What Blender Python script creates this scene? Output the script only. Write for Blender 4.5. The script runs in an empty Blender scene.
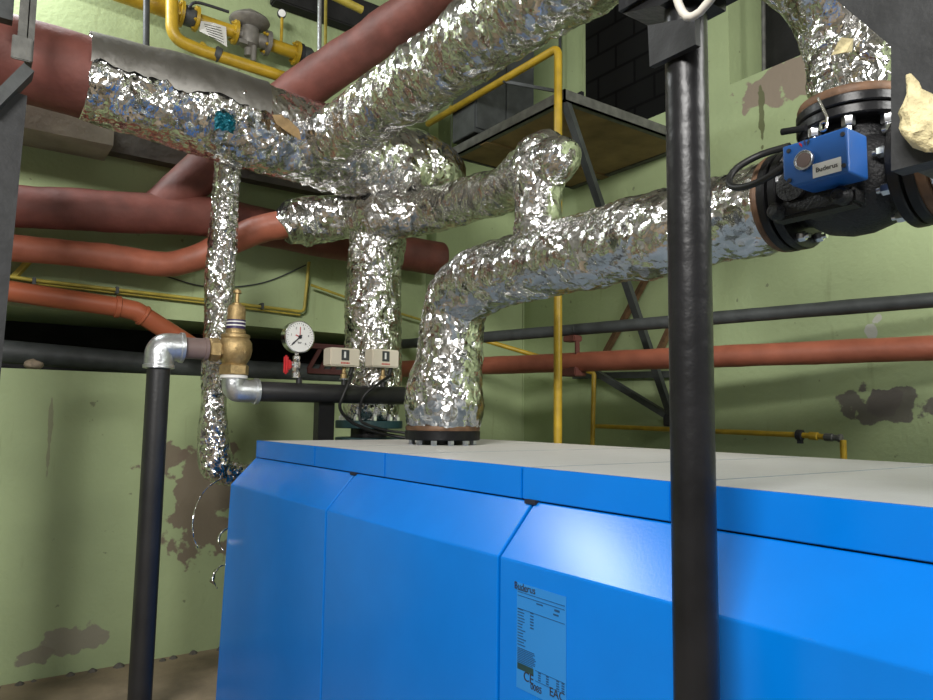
import bpy, math, random
from mathutils import Vector as V, Matrix, noise
random.seed(7)
PI = math.pi
SC = bpy.context.scene
COL = SC.collection

# ---------------------------------------------------------------- camera
H = 1.6
FPX, YAW, PITCH, ROLL = 721.6, .61447, .09175, .01253
FW = V((math.sin(YAW)*math.cos(PITCH), math.cos(YAW)*math.cos(PITCH), math.sin(PITCH)))
_r = V((math.cos(YAW), -math.sin(YAW), 0)); _u = _r.cross(FW)
RT = _r*math.cos(ROLL) + _u*math.sin(ROLL)
UP = -_r*math.sin(ROLL) + _u*math.cos(ROLL)
CAM = V((0, 0, H))
cd = bpy.data.cameras.new('camera'); cam = bpy.data.objects.new('camera', cd); COL.objects.link(cam)
cd.sensor_width = 36; cd.lens = 36*FPX/933; cd.clip_start = .05
m = Matrix((RT, UP, -FW)).transposed().to_4x4(); m.translation = CAM
cam.matrix_world = m
SC.camera = cam

def at(x, y, ax, v):
    """the point of the world plane ax = v that is seen at pixel x, y of the photograph"""
    d = RT*((x-466.5)/FPX) - UP*((y-350)/FPX) + FW
    i = 'XYZ'.index(ax)
    return CAM + d*((v-CAM[i])/d[i])
def dep(p): return (p-CAM).dot(FW)
def px(p, n): return n*dep(p)/FPX          # n pixels at that point, in metres

# ---------------------------------------------------------------- world, lamps' light, exposure
w = bpy.data.worlds.new('world'); SC.world = w; w.use_nodes = True
w.node_tree.nodes['Background'].inputs[0].default_value = (.55, .6, .62, 1)
w.node_tree.nodes['Background'].inputs[1].default_value = .02
SC.view_settings.view_transform = 'Standard'; SC.view_settings.look = 'None'
SC.view_settings.gamma = 1; SC.view_settings.use_curve_mapping = False
SC.view_settings.exposure = -0.16
LAMPS = [  # location, aim, size x, size y, watts, colour
    ((-.28, 4.80, 4.80), (1.3, 1.6, .8), .9, .3, 75, (.93, .97, 1)),
    ((-1.9, -.6, 3.9), (1.2, 2.8, 1.0), 1.8, .6, 320, (1, .98, .95)),
    ((2.7, -1.8, 3.75), (2.9, 2.4, 1.2), 1.6, .5, 130, (1, .99, .96)),
]

# ---------------------------------------------------------------- materials
def mat(name, col, rough=.6, metal=0, var=.12, vscale=6, bump=0, bscale=40, spec=.5, coat=0, col2=None, sheen=0):
    m = bpy.data.materials.new(name); m.use_nodes = True
    N, L = m.node_tree.nodes, m.node_tree.links
    b = N['Principled BSDF']
    b.inputs['Roughness'].default_value = rough; b.inputs['Metallic'].default_value = metal
    b.inputs['Specular IOR Level'].default_value = spec; b.inputs['Coat Weight'].default_value = coat
    if sheen:
        b.inputs['Sheen Weight'].default_value = sheen; b.inputs['Sheen Roughness'].default_value = .45; b.inputs['Sheen Tint'].default_value = (1, .93, .84, 1)
    tc = N.new('ShaderNodeTexCoord')
    nz = N.new('ShaderNodeTexNoise'); nz.inputs['Scale'].default_value = vscale; nz.inputs['Detail'].default_value = 5
    L.new(tc.outputs['Object'], nz.inputs['Vector'])
    rp = N.new('ShaderNodeValToRGB'); rp.color_ramp.elements[0].position = .32; rp.color_ramp.elements[1].position = .68
    c2 = col2 if col2 else tuple(c*(1+var) for c in col)
    rp.color_ramp.elements[0].color = (*[c*(1-var) for c in col], 1); rp.color_ramp.elements[1].color = (*c2, 1)
    L.new(nz.outputs['Fac'], rp.inputs['Fac'])
    out = rp.outputs['Color']
    L.new(out, b.inputs['Base Color'])
    if bump:
        bn = N.new('ShaderNodeTexNoise'); bn.inputs['Scale'].default_value = bscale; bn.inputs['Detail'].default_value = 6
        L.new(tc.outputs['Object'], bn.inputs['Vector'])
        bp = N.new('ShaderNodeBump'); bp.inputs['Strength'].default_value = bump; bp.inputs['Distance'].default_value = .01
        L.new(bn.outputs['Fac'], bp.inputs['Height']); L.new(bp.outputs['Normal'], b.inputs['Normal'])
    return m

def foil_mat(name, col=(.76, .755, .745), rough=.18, k1=.58, k2=.36, s1=11.5, s2=30, bump=.9, bs=10, stretch=(1.5, .8, .9)):
    """crumpled aluminium foil: facets of random tilt at two sizes, with sharp ridged creases over them"""
    m = bpy.data.materials.new(name); m.use_nodes = True
    N, L = m.node_tree.nodes, m.node_tree.links
    b = N['Principled BSDF']; b.inputs['Metallic'].default_value = 1
    b.inputs['Base Color'].default_value = (*col, 1); b.inputs['Roughness'].default_value = rough
    tc = N.new('ShaderNodeTexCoord'); geo = N.new('ShaderNodeNewGeometry')
    nz = N.new('ShaderNodeTexNoise'); nz.inputs['Scale'].default_value = 7; nz.inputs['Detail'].default_value = 4
    L.new(tc.outputs['Object'], nz.inputs['Vector'])
    sub = N.new('ShaderNodeVectorMath'); sub.operation = 'MULTIPLY_ADD'
    sub.inputs[1].default_value = (.34,)*3; L.new(nz.outputs['Color'], sub.inputs[0])
    sc = N.new('ShaderNodeVectorMath'); sc.operation = 'MULTIPLY'; sc.inputs[1].default_value = stretch
    L.new(tc.outputs['Object'], sc.inputs[0]); L.new(sc.outputs[0], sub.inputs[2])
    last = geo.outputs['Normal']
    for s, k in ((s1, k1), (s2, k2)):
        vo = N.new('ShaderNodeTexVoronoi'); vo.inputs['Scale'].default_value = s
        L.new(sub.outputs[0], vo.inputs['Vector'])
        a = N.new('ShaderNodeVectorMath'); a.operation = 'SUBTRACT'; a.inputs[1].default_value = (.5,)*3
        L.new(vo.outputs['Color'], a.inputs[0])
        c = N.new('ShaderNodeVectorMath'); c.operation = 'MULTIPLY_ADD'; c.inputs[1].default_value = (k,)*3
        L.new(a.outputs[0], c.inputs[0]); L.new(last, c.inputs[2]); last = c.outputs[0]
    nm = N.new('ShaderNodeVectorMath'); nm.operation = 'NORMALIZE'; L.new(last, nm.inputs[0])
    bn = N.new('ShaderNodeTexNoise'); bn.noise_type = 'RIDGED_MULTIFRACTAL'; bn.inputs['Scale'].default_value = bs; bn.inputs['Detail'].default_value = 2
    bn.inputs['Roughness'].default_value = .55; bn.inputs['Lacunarity'].default_value = 2.3
    L.new(sub.outputs[0], bn.inputs['Vector'])
    bp = N.new('ShaderNodeBump'); bp.inputs['Strength'].default_value = bump; bp.inputs['Distance'].default_value = .012
    L.new(bn.outputs['Fac'], bp.inputs['Height']); L.new(nm.outputs[0], bp.inputs['Normal'])
    L.new(bp.outputs['Normal'], b.inputs['Normal'])
    return m

def wall_mat(name, col, patches, grime=.25, seams=None):
    """painted plaster; patches = (centre, radii, colour) of bare or scraped plaster"""
    m = bpy.data.materials.new(name); m.use_nodes = True
    N, L = m.node_tree.nodes, m.node_tree.links
    b = N['Principled BSDF']; b.inputs['Roughness'].default_value = .62; b.inputs['Specular IOR Level'].default_value = .3
    tc = N.new('ShaderNodeNewGeometry')
    def nse(s, d=6, w_=None):
        n = N.new('ShaderNodeTexNoise'); n.inputs['Scale'].default_value = s; n.inputs['Detail'].default_value = d
        L.new(w_ or tc.outputs['Position'], n.inputs['Vector']); return n
    n1 = nse(1.3); rp = N.new('ShaderNodeValToRGB')
    rp.color_ramp.elements[0].position = .3; rp.color_ramp.elements[1].position = .7
    rp.color_ramp.elements[0].color = (*[c*.86 for c in col], 1); rp.color_ramp.elements[1].color = (*[c*1.1 for c in col], 1)
    L.new(n1.outputs['Fac'], rp.inputs['Fac']); cur = rp.outputs['Color']
    def mix(fac, c):
        nonlocal cur
        mx = N.new('ShaderNodeMix'); mx.data_type = 'RGBA'; L.new(fac, mx.inputs[0]); L.new(cur, mx.inputs[6])
        mx.inputs[7].default_value = (*c, 1); cur = mx.outputs[2]
    # vertical streaks and specks of grime
    mp = N.new('ShaderNodeMapping'); mp.inputs['Scale'].default_value = (9, 9, 1.1); L.new(tc.outputs['Position'], mp.inputs['Vector'])
    n2 = nse(1.6, 7, mp.outputs[0]); r2 = N.new('ShaderNodeMapRange'); r2.inputs[1].default_value = .64; r2.inputs[2].default_value = .74
    r2.inputs[4].default_value = grime*1.6; L.new(n2.outputs['Fac'], r2.inputs[0]); mix(r2.outputs[0], (.21, .23, .12))
    n3 = nse(16, 7); r3 = N.new('ShaderNodeMapRange'); r3.inputs[1].default_value = .70; r3.inputs[2].default_value = .74
    r3.inputs[4].default_value = .55; L.new(n3.outputs['Fac'], r3.inputs[0]); mix(r3.outputs[0], (.11, .10, .07))
    nd = nse(7, 8)
    for c, rr, pc in patches:
        s = N.new('ShaderNodeVectorMath'); s.operation = 'SUBTRACT'; s.inputs[1].default_value = c; L.new(tc.outputs['Position'], s.inputs[0])
        s2 = N.new('ShaderNodeVectorMath'); s2.operation = 'DIVIDE'; s2.inputs[1].default_value = rr; L.new(s.outputs[0], s2.inputs[0])
        ln = N.new('ShaderNodeVectorMath'); ln.operation = 'LENGTH'; L.new(s2.outputs[0], ln.inputs[0])
        ad = N.new('ShaderNodeMath'); ad.operation = 'MULTIPLY_ADD'; L.new(nd.outputs['Fac'], ad.inputs[0]); ad.inputs[1].default_value = 3.2
        L.new(ln.outputs['Value'], ad.inputs[2])
        mr = N.new('ShaderNodeMapRange'); mr.inputs[1].default_value = 2.66; mr.inputs[2].default_value = 2.54; mr.inputs[4].default_value = .92
        L.new(ad.outputs[0], mr.inputs[0]); mix(mr.outputs[0], pc)
    L.new(cur, b.inputs['Base Color'])
    bn = nse(30, 6); bp = N.new('ShaderNodeBump'); bp.inputs['Strength'].default_value = .35; bp.inputs['Distance'].default_value = .01
    L.new(bn.outputs['Fac'], bp.inputs['Height']); L.new(bp.outputs['Normal'], b.inputs['Normal'])
    return m

GREEN = (.37, .45, .24)
M = dict(
    blue=mat('blue_paint', (.0, .165, .62), .25, spec=.42, var=.03, bump=.02, bscale=160),
    bluetop=mat('dusty_blue_lid', (.17, .215, .27), .45, var=.1, vscale=9, bump=.1, bscale=90, sheen=.65),
    bluebox=mat('blue_plastic', (.012, .10, .37), .4, var=.03),
    gap=mat('dark_gap', (.008, .01, .02), .8),
    black=mat('black_paint', (.010, .010, .011), .34, spec=.28, var=.3, bump=.22, bscale=28),
    blackpipe=mat('black_pipe_paint', (.016, .016, .017), .42, var=.2, bump=.12, bscale=60),
    rubber=mat('black_rubber', (.01, .01, .01), .5),
    cast=mat('black_cast_iron', (.014, .014, .015), .5, var=.3, bump=.6, bscale=120),
    darkgrey=mat('dark_grey_paint', (.045, .05, .05), .55, var=.25, vscale=12, bump=.2),
    platesteel=mat('blackened_plate', (.022, .023, .024), .55, var=.25, vscale=12, bump=.2, spec=.35),
    greysteel=mat('grey_steel', (.12, .12, .11), .5, metal=.3, var=.3, vscale=14, bump=.2),
    red=mat('red_jacket', (.155, .048, .036), .62, var=.22, vscale=7, bump=.5, bscale=16),
    redlow=mat('orange_red_pipe', (.34, .105, .06), .5, var=.15, vscale=9, bump=.3, bscale=18),
    orange=mat('orange_plastic', (.40, .11, .05), .4, var=.08),
    yellow=mat('yellow_paint', (.43, .28, .018), .42, var=.18, vscale=12, bump=.15),
    yellowdull=mat('dull_yellow_paint', (.40, .32, .05), .5, var=.2, vscale=12),
    brass=mat('brass', (.42, .30, .14), .42, metal=.7, var=.18, vscale=40, bump=.35, bscale=150),
    galv=mat('galvanised_steel', (.62, .64, .66), .3, metal=.85, var=.12, vscale=40, bump=.25, bscale=90),
    chrome=mat('chrome', (.8, .8, .8), .18, metal=1, var=.02),
    zinc=mat('zinc_bolt', (.75, .76, .78), .3, metal=1, var=.1),
    rust=mat('rusty_steel', (.14, .075, .04), .55, metal=.2, var=.35, vscale=20, bump=.3),
    brownpipe=mat('brown_primer', (.17, .12, .11), .5, var=.15),
    cream=mat('cream_plastic', (.66, .60, .49), .45, var=.03),
    white=mat('white_enamel', (.80, .80, .78), .4, var=.02),
    paper=mat('paper', (.70, .70, .66), .7, var=.05),
    ink=mat('ink', (.02, .02, .025), .6),
    redplastic=mat('red_plastic', (.50, .015, .02), .35, var=.05),
    purple=mat('purple_print', (.035, .02, .08), .45),
    alu=mat('cast_aluminium', (.20, .19, .17), .5, metal=.3, var=.15, vscale=25, bump=.3),
    teal=mat('teal_paint', (.012, .045, .05), .45, var=.1),
    concrete=mat('concrete', (.24, .225, .19), .85, var=.22, vscale=5, bump=.5, bscale=25),
    concdark=mat('dark_concrete', (.11, .10, .085), .85, var=.3, vscale=5, bump=.5, bscale=25),  # darker concrete of the crumbs, beam body and deck
    floor=mat('floor_concrete', (.23, .18, .12), .8, var=.35, vscale=3, bump=.5, bscale=18),
    jet=mat('jet_black', (.012, .012, .012), .9, var=.4, bump=.4),  # near-black beam colour; also darkness painted into the recess and opening
    wood=mat('brown_boards', (.26, .17, .075), .75, var=.3, vscale=4, bump=.3, bscale=20),
    wool=mat('mineral_wool', (.60, .52, .30), .9, var=.25, vscale=30, bump=1, bscale=60),
    stone=mat('stone', (.30, .24, .17), .85, var=.3, vscale=30, bump=.5),
    brownfoil=mat('brown_paper', (.33, .22, .10), .6, var=.3, vscale=20, bump=.5),
    hose=mat('cream_hose', (.55, .52, .46), .5, var=.05),
    cyan=mat('teal_film', (.0, .10, .14), .3, metal=.5, var=.3, vscale=40, bump=.8, bscale=60),
    foil=foil_mat('crumpled_foil'),
    foilfine=foil_mat('finely_crumpled_foil', k1=.8, k2=.5, s1=20, s2=48, bs=16),
    foilband=foil_mat('wrapped_foil', s1=10, s2=28, bs=9, stretch=(.8, 1.7, .8)),
    foilsmooth=foil_mat('smooth_foil', (.30, .29, .27), rough=.5, k1=.08, k2=.08, s1=8, s2=30, bump=.12, bs=6),
    label=mat('clear_label', (.02, .20, .55), .5, var=.02),
    labelink=mat('faded_ink', (.008, .06, .16), .6),
)

# ---------------------------------------------------------------- helpers
def tag(o, label, cat, group=None):
    o['label'] = label; o['category'] = cat
    if group: o['group'] = group
    return o
def thing(name, label, cat, loc, group=None):
    o = bpy.data.objects.new(name, None); o.empty_display_size = .1
    COL.objects.link(o); o.location = loc
    return tag(o, label, cat, group)
def wloc(o):
    l = V((0, 0, 0))
    while o is not None: l += V(o.location); o = o.parent
    return l
def obj(name, verts, faces, material, parent=None, smooth=False, mats=None, fm=None):
    off = wloc(parent) if parent else V((0, 0, 0))
    c = sum((V(v) for v in verts), V((0, 0, 0)))/len(verts)
    me = bpy.data.meshes.new(name)
    me.from_pydata([tuple(V(v)-c) for v in verts], [], faces)
    me.materials.append(material)
    for mm in (mats or []): me.materials.append(mm)
    if fm: me.polygons.foreach_set('material_index', fm)
    if smooth:
        me.polygons.foreach_set('use_smooth', [True]*len(me.polygons))
        me.set_sharp_from_angle(angle=math.radians(42)) if smooth == 1 else None
    me.update()
    o = bpy.data.objects.new(name, me); COL.objects.link(o)
    o.parent = parent; o.location = c-off
    return o
class MB:
    """collects shapes into one mesh"""
    def __init__(s): s.v = []; s.f = []
    def add(s, v, f):
        n = len(s.v); s.v += [V(x) for x in v]; s.f += [tuple(i+n for i in q) for q in f]; return s
    def box(s, a, b, bev=0):
        x0, y0, z0 = (min(a[i], b[i]) for i in range(3)); x1, y1, z1 = (max(a[i], b[i]) for i in range(3))
        if not bev:
            return s.add([(x0,y0,z0),(x1,y0,z0),(x1,y1,z0),(x0,y1,z0),(x0,y0,z1),(x1,y0,z1),(x1,y1,z1),(x0,y1,z1)],
                     [(0,3,2,1),(4,5,6,7),(0,1,5,4),(1,2,6,5),(2,3,7,6),(3,0,4,7)])
        import bmesh
        bm = bmesh.new(); bmesh.ops.create_cube(bm, size=1)
        for v in bm.verts: v.co = V(((x0+x1)/2+v.co.x*(x1-x0), (y0+y1)/2+v.co.y*(y1-y0), (z0+z1)/2+v.co.z*(z1-z0)))
        bmesh.ops.bevel(bm, geom=bm.edges[:], offset=bev, segments=2, affect='EDGES')
        bm.verts.ensure_lookup_table()
        v = [x.co.copy() for x in bm.verts]; f = [tuple(x.index for x in q.verts) for q in bm.faces]; bm.free()
        return s.add(v, f)
    def prism(s, poly, axis, a, b):
        """polygon (2-tuples in the two other axes, in order) extruded along axis from a to b"""
        n = len(poly); i = 'XYZ'.index(axis)
        def mk(p, t):
            l = list(p); l.insert(i, t); return V(l)
        v = [mk(p, a) for p in poly]+[mk(p, b) for p in poly]
        f = [tuple(range(n))[::-1], tuple(range(n, 2*n))]+[(k, (k+1) % n, (k+1) % n+n, k+n) for k in range(n)]
        return s.add(v, f)
    def beam(s, p, q, w, h, up=(0, 0, 1)):
        p, q = V(p), V(q); d = (q-p).normalized(); u = V(up)
        if abs(d.dot(u)) > .95: u = V((1, 0, 0))
        x = d.cross(u).normalized()*w/2; y = x.cross(d).normalized()*h/2
        v = [p-x-y, p+x-y, p+x+y, p-x+y, q-x-y, q+x-y, q+x+y, q-x+y]
        return s.add(v, [(0,3,2,1),(4,5,6,7),(0,1,5,4),(1,2,6,5),(2,3,7,6),(3,0,4,7)])
    def lathe(s, o, ax, prof, n=32, ref=None):
        """prof = (radius, height along ax)"""
        ax = V(ax).normalized(); r = V(ref) if ref else (V((0, 0, 1)) if abs(ax.z) < .9 else V((1, 0, 0)))
        x = (r-ax*r.dot(ax)).normalized(); y = ax.cross(x); o = V(o); v = []; f = []
        for (ra, h) in prof:
            for k in range(n):
                t = 2*PI*k/n; v.append(o+ax*h+(x*math.cos(t)+y*math.sin(t))*max(ra, 1e-5))
        for i in range(len(prof)-1):
            for k in range(n):
                a = i*n+k; b = i*n+(k+1) % n; f.append((a, b, b+n, a+n))
        f.append(tuple(range(n))[::-1]); f.append(tuple(range((len(prof)-1)*n, len(prof)*n)))
        return s.add(v, f)
    def cyl(s, p, q, r, n=24): 
        p, q = V(p), V(q); return s.lathe(p, q-p, [(r, 0), (r, (q-p).length)], n)
    def build(s, name, material, parent=None, smooth=False): return obj(name, s.v, s.f, material, parent, smooth)

def spline(pts, step):
    """Catmull-Rom through pts (Vector, radius), resampled"""
    P = [(V(p), r) for p, r in pts]; out = []
    Q = [P[0]]+P+[P[-1]]
    for i in range(1, len(Q)-2):
        (p0, r0), (p1, r1), (p2, r2), (p3, r3) = Q[i-1:i+3]
        n = max(2, int((p2-p1).length/step))
        for k in range(n):
            t = k/n; t2 = t*t; t3 = t2*t
            f = lambda a, b, c, d: .5*((2*b)+(c-a)*t+(2*a-5*b+4*c-d)*t2+(3*b-a-3*c+d)*t3)
            out.append((f(p0, p1, p2, p3), f(r0, r1, r2, r3)))
    out.append(P[-1]); return out
def bend(pts, r, n=8):
    """polyline with its inner corners rounded by arcs of radius r"""
    P = [V(p) for p in pts]; out = [P[0]]
    for a, b, c in zip(P, P[1:], P[2:]):
        u = (a-b).normalized(); v = (c-b).normalized(); ang = u.angle(v)
        if ang > PI-.02: out.append(b); continue
        t = min(r/math.tan(ang/2), (a-b).length*.49, (c-b).length*.49)
        s, e = b+u*t, b+v*t
        for k in range(n+1):
            q = k/n; out.append((s*(1-q)**2+b*2*q*(1-q)+e*q*q))
    out.append(P[-1]); return out
def crumple(p, amp, sc):
    if not amp: return 0
    q = p+noise.noise_vector(p*6)*.05
    d, _ = noise.voronoi(q*sc)
    d2, _ = noise.voronoi(q*sc*2.7+V((5, 3, 1)))
    return amp*(1.1*noise.noise(q*4.5)+1.0*(d[1]-d[0])+.5*(d2[1]-d2[0])-.5)
def tube(name, pts, r, material, parent=None, seg=20, step=None, amp=0, sc=11, ang=None, smooth=1, closed=True, shape=None, dent=0):
    """round tube along pts; r a number or per-point radii (then pts are a spline)"""
    if isinstance(r, (list, tuple)): S = spline(list(zip([V(p) for p in pts], r)), step or .03)
    elif step: S = spline([(V(p), r) for p in pts], step)
    else: S = [(V(p), r) for p in pts]
    n = len(S); T = []
    for i in range(n):
        a = S[max(i-1, 0)][0]; b = S[min(i+1, n-1)][0]; T.append((b-a).normalized())
    t0 = T[0]; ref = V((0, 0, 1)) if abs(t0.z) < .8 else V((1, 0, 0))
    x = (ref-t0*ref.dot(t0)).normalized(); v = []; f = []
    for i in range(n):
        t = T[i]
        x = (x-t*x.dot(t)).normalized(); y = t.cross(x)
        p, ra = S[i]
        for k in range(seg+(1 if ang else 0)):
            th = 2*PI*k/seg if not ang else ang[0]+(ang[1]+.22*noise.noise(V((p.x*5, 2, 0)))+.10*noise.noise(V((p.x*19, 7, 0)))-ang[0])*k/seg
            d = x*math.cos(th)+y*math.sin(th); q = p+d*ra
            if amp: q += d*crumple(q, amp, sc)+t*amp*.6*noise.noise(q*14+V((9, 9, 9)))
            v.append(q)
    m_ = seg+1 if ang else seg
    for i in range(n-1):
        for k in range(seg if ang else m_):
            a = i*m_+k; b = i*m_+(k+1) % m_ if not ang else i*m_+k+1
            f.append((a, b, b+m_, a+m_))
    if closed and not ang:
        f.append(tuple(range(m_))[::-1]); f.append(tuple(range((n-1)*m_, n*m_)))
    return obj(name, v, f, material, parent, smooth)
def foil(name, pts, radii, parent, material=None, amp=.012, sc=11, res=.011):
    rm = max(radii); seg = max(28, int(2*PI*rm/res))
    return tube(name, pts, list(radii), material or M['foil'], parent, seg=seg, step=res, amp=amp, sc=sc, smooth=2)
def sagcable(name, pts, r, material, parent=None, seg=10):
    return tube(name, pts, [r]*len(pts), material, parent, seg=seg, step=.015)
def text(name, s, size, o, ax, ay, material, parent, depth=.0006, align='CENTER', bold=0):
    """flat lettering, its run along ax and its height along ay, centred on o"""
    c = bpy.data.curves.new(name, 'FONT'); c.body = s; c.size = size; c.align_x = align; c.align_y = 'CENTER'
    c.extrude = depth; c.offset = bold; c.resolution_u = 3
    t = bpy.data.objects.new(name+'_c', c); COL.objects.link(t)
    dg = bpy.context.evaluated_depsgraph_get(); me = bpy.data.meshes.new_from_object(t.evaluated_get(dg))
    bpy.data.objects.remove(t)
    ax = V(ax).normalized(); ay = V(ay).normalized(); az = ax.cross(ay); o = V(o)
    v = [o+ax*q.co.x+ay*q.co.y+az*q.co.z for q in me.vertices]; f = [tuple(p.vertices) for p in me.polygons]
    return obj(name, v, f, material, parent)
def hexbolt(mb, p, ax, r, h):
    mb.lathe(p, ax, [(r, 0), (r, h*.9), (r*.85, h)], 6); mb.lathe(V(p)+V(ax).normalized()*h, ax, [(r*.5, 0), (r*.5, h*.5)], 12)
def flange(parent, o, ax, r, th, material, nb=8, br=.016, rb=None, phase=0, rim=None, rimw=None, boltside=1, blabel=True):
    """flange disc with its hex bolts, as parts of parent"""
    MB().lathe(o, ax, [(r*.6, -th/2), (r-.004, -th/2), (r, -th/2+.004), (r, th/2-.004), (r-.004, th/2), (r*.6, th/2)], 48).build('flange', material, parent, 1)
    ax = V(ax).normalized(); ref = V((0, 0, 1)) if abs(ax.z) < .9 else V((1, 0, 0))
    x = (ref-ax*ref.dot(ax)).normalized(); y = ax.cross(x); rb = rb or r*.84
    for k in range(nb):
        t = phase+2*PI*k/nb; b = MB()
        hexbolt(b, V(o)+(x*math.cos(t)+y*math.sin(t))*rb+ax*boltside*th/2, ax*boltside, br, br*1.5)
        b.build('bolt', M['zinc'], parent, 1)

exec_scene = None
# ---------------------------------------------------------------- the room
YW, XW, ZC = 5.136, 4.267, 5.1
X0, Y0 = -3.2, -3.0
ZL, ZU = H+.255, H+.632          # the long dark recess in the left wall
def struct(o): o['kind'] = 'structure'; return o
PLASTER = (.20, .175, .135)
g1 = at(190, 500, 'Y', YW); g2 = at(60, 645, 'Y', YW)
wl = wall_mat('green_wall_paint', GREEN, [
    (tuple(at(205, 500, 'Y', YW)), (.25, .3, .36), (.20, .155, .115)), (tuple(at(165, 458, 'Y', YW)), (.13, .3, .09), (.20, .155, .115)),
    (tuple(at(75, 640, 'Y', YW)), (.20, .3, .08), (.27, .25, .19)), (tuple(at(35, 655, 'Y', YW)), (.10, .3, .05), (.25, .23, .17)),
    (tuple(at(110, 672, 'Y', YW)), (.9, .3, .022), (.13, .115, .09)), (tuple(at(50, 430, 'Y', YW)), (.012, .3, .25), (.27, .28, .17)),
    (tuple(at(150, 560, 'Y', YW)), (.02, .3, .22), (.28, .30, .17))])
p1 = at(885, 405, 'X', XW); p2 = at(790, 80, 'X', XW)
wr = wall_mat('green_wall_paint_pitted', GREEN, [
    (tuple(p1), (.3, .25, .085), (.15, .135, .12)), (tuple(at(880, 402, 'X', XW)), (.3, .10, .07), (.15, .135, .12)), (tuple(p2), (.3, .32, .14), (.26, .20, .16)),
    (tuple(at(878, 318, 'X', XW)), (.3, .045, .035), (.5, .5, .45)), (tuple(at(870, 330, 'X', XW)), (.3, .04, .04), (.5, .5, .45)),
    (tuple(at(762, 120, 'X', XW)), (.3, .025, .22), (.12, .13, .06))], grime=.2)
mb = MB()
mb.box((X0-.8, YW, -.05), (XW+.4, YW+.9, ZL)); mb.box((X0-.8, YW, ZU), (XW+.4, YW+.9, ZC)); mb.box((2.85, YW, ZL), (XW+.4, YW+.9, ZU))
struct(mb.build('wall_left', wl))
struct(MB().box((X0-.8, YW+.85, ZL-.02), (2.86, YW+.95, ZU+.02)).build('wall_recess', M['jet']))  # near-black back sheet: the unlit depth of the recess is in its colour
# right wall with its two dark openings
ZS = at(660, 114, 'X', XW).z
oa, ob = at(583, 60, 'X', XW).y, at(690, 100, 'X', XW).y
oc, od = at(729, 50, 'X', XW).y, at(905, 20, 'X', XW).y
ZT = ZC
mb = MB()
mb.box((XW, Y0-.4, -.05), (XW+.5, YW+.1, ZS)); mb.box((XW, oa, ZS), (XW+.5, YW+.1, ZC)); mb.box((XW, oc, ZS), (XW+.5, ob, ZC))
mb.box((XW, Y0-.4, ZS), (XW+.5, od, ZC))
struct(mb.build('wall_right', wr))
blockm = mat('dark_blocks', (.018, .019, .018), .95, var=.3, spec=.1)  # near-black block pattern closing the opening over the landing
def bricks(m):
    N, L = m.node_tree.nodes, m.node_tree.links
    br = N.new('ShaderNodeTexBrick'); br.inputs['Scale'].default_value = 1; br.inputs['Color1'].default_value = (.010, .0105, .010, 1)
    br.inputs['Color2'].default_value = (.007, .0075, .007, 1); br.inputs['Mortar'].default_value = (.003, .003, .003, 1)
    br.inputs['Brick Width'].default_value = .4; br.inputs['Row Height'].default_value = .2; br.inputs['Mortar Size'].default_value = .012
    tc = N.new('ShaderNodeTexCoord'); sp = N.new('ShaderNodeSeparateXYZ'); cb = N.new('ShaderNodeCombineXYZ')
    L.new(tc.outputs['Object'], sp.inputs[0]); L.new(sp.outputs[1], cb.inputs[0]); L.new(sp.outputs[2], cb.inputs[1])
    L.new(cb.outputs[0], br.inputs['Vector']); L.new(br.outputs['Color'], N['Principled BSDF'].inputs['Base Color'])
bricks(blockm)
struct(MB().box((XW+.03, ob-.05, ZS-.05), (XW+.1, oa+.05, ZT)).build('window_1', blockm))
struct(MB().box((XW+.42, od, ZS), (XW+.5, oc, ZT)).build('window_2', M['jet']))  # black backing stands in for the darkness inside this opening
struct(MB().box((X0-.8, Y0-.4, -.1), (XW+.4, YW+.1, 0)).build('floor', M['floor']))
struct(MB().box((X0-.8, Y0-.4, ZC), (XW+.4, YW+.9, ZC+.1)).build('ceiling', M['concrete']))
wb = mat('grey_plaster', (.30, .29, .27), .8, var=.2, vscale=2)
struct(MB().box((X0-.2, Y0-.4, 0), (X0, YW+.1, ZC)).build('wall_near', wb))
struct(MB().box((X0-.8, Y0-.2, 0), (XW+.4, Y0, ZC)).build('wall_back', wb))
# uneven plaster crumbs along the foot of the left wall
mb = MB()
for k in range(26):
    x = -.9+k*.13+random.uniform(-.05, .05); r = random.uniform(.012, .035)
    mb.lathe((x, YW-.02-random.random()*.04, 0), (0, 0, 1), [(r*1.3, 0), (r, r*.4), (r*.4, r*.8)], 6)
o = mb.build('plaster_crumbs', M['concdark']); tag(o, 'crumbs of fallen plaster along the foot of the green wall', 'rubble'); o['kind'] = 'stuff'

# panel seams of the right wall's back corner
struct(MB().box((XW-.012, YW-.012, 0), (XW, YW, ZC)).build('trim_1', wr))

# concrete beams over the recess and under the ceiling
a = at(28, 118, 'Y', 4.85); b = at(112, 145, 'Y', 4.85)
t = thing('concrete_beam', 'long brown-grey concrete beam under the red end of the header, above the wall pipes', 'beam', (a.x, 4.95, a.z))
MB().box((-1.5, 4.80, b.z-.02), (b.x, YW, b.z+.20)).build('lintel', mat('pale_concrete', (.34, .30, .24), .85, var=.2, vscale=5, bump=.4), t)
MB().box((b.x, 5.03, b.z+.02), (3.4, YW, b.z+.20)).build('beam_body', M['concdark'], t)  # darker stretch of the beam, beyond the lintel
a = at(262, 2, 'Y', 4.95); b = at(340, 30, 'Y', 4.95)
t = MB().box((a.x+.12, 5.02, a.z+.10), (2.9, YW, a.z+.36), .01).build('steel_beam', M['jet']); tag(t, 'dark soot-black beam high on the left wall under the ceiling, behind the gauge of the gas line', 'beam')

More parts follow.
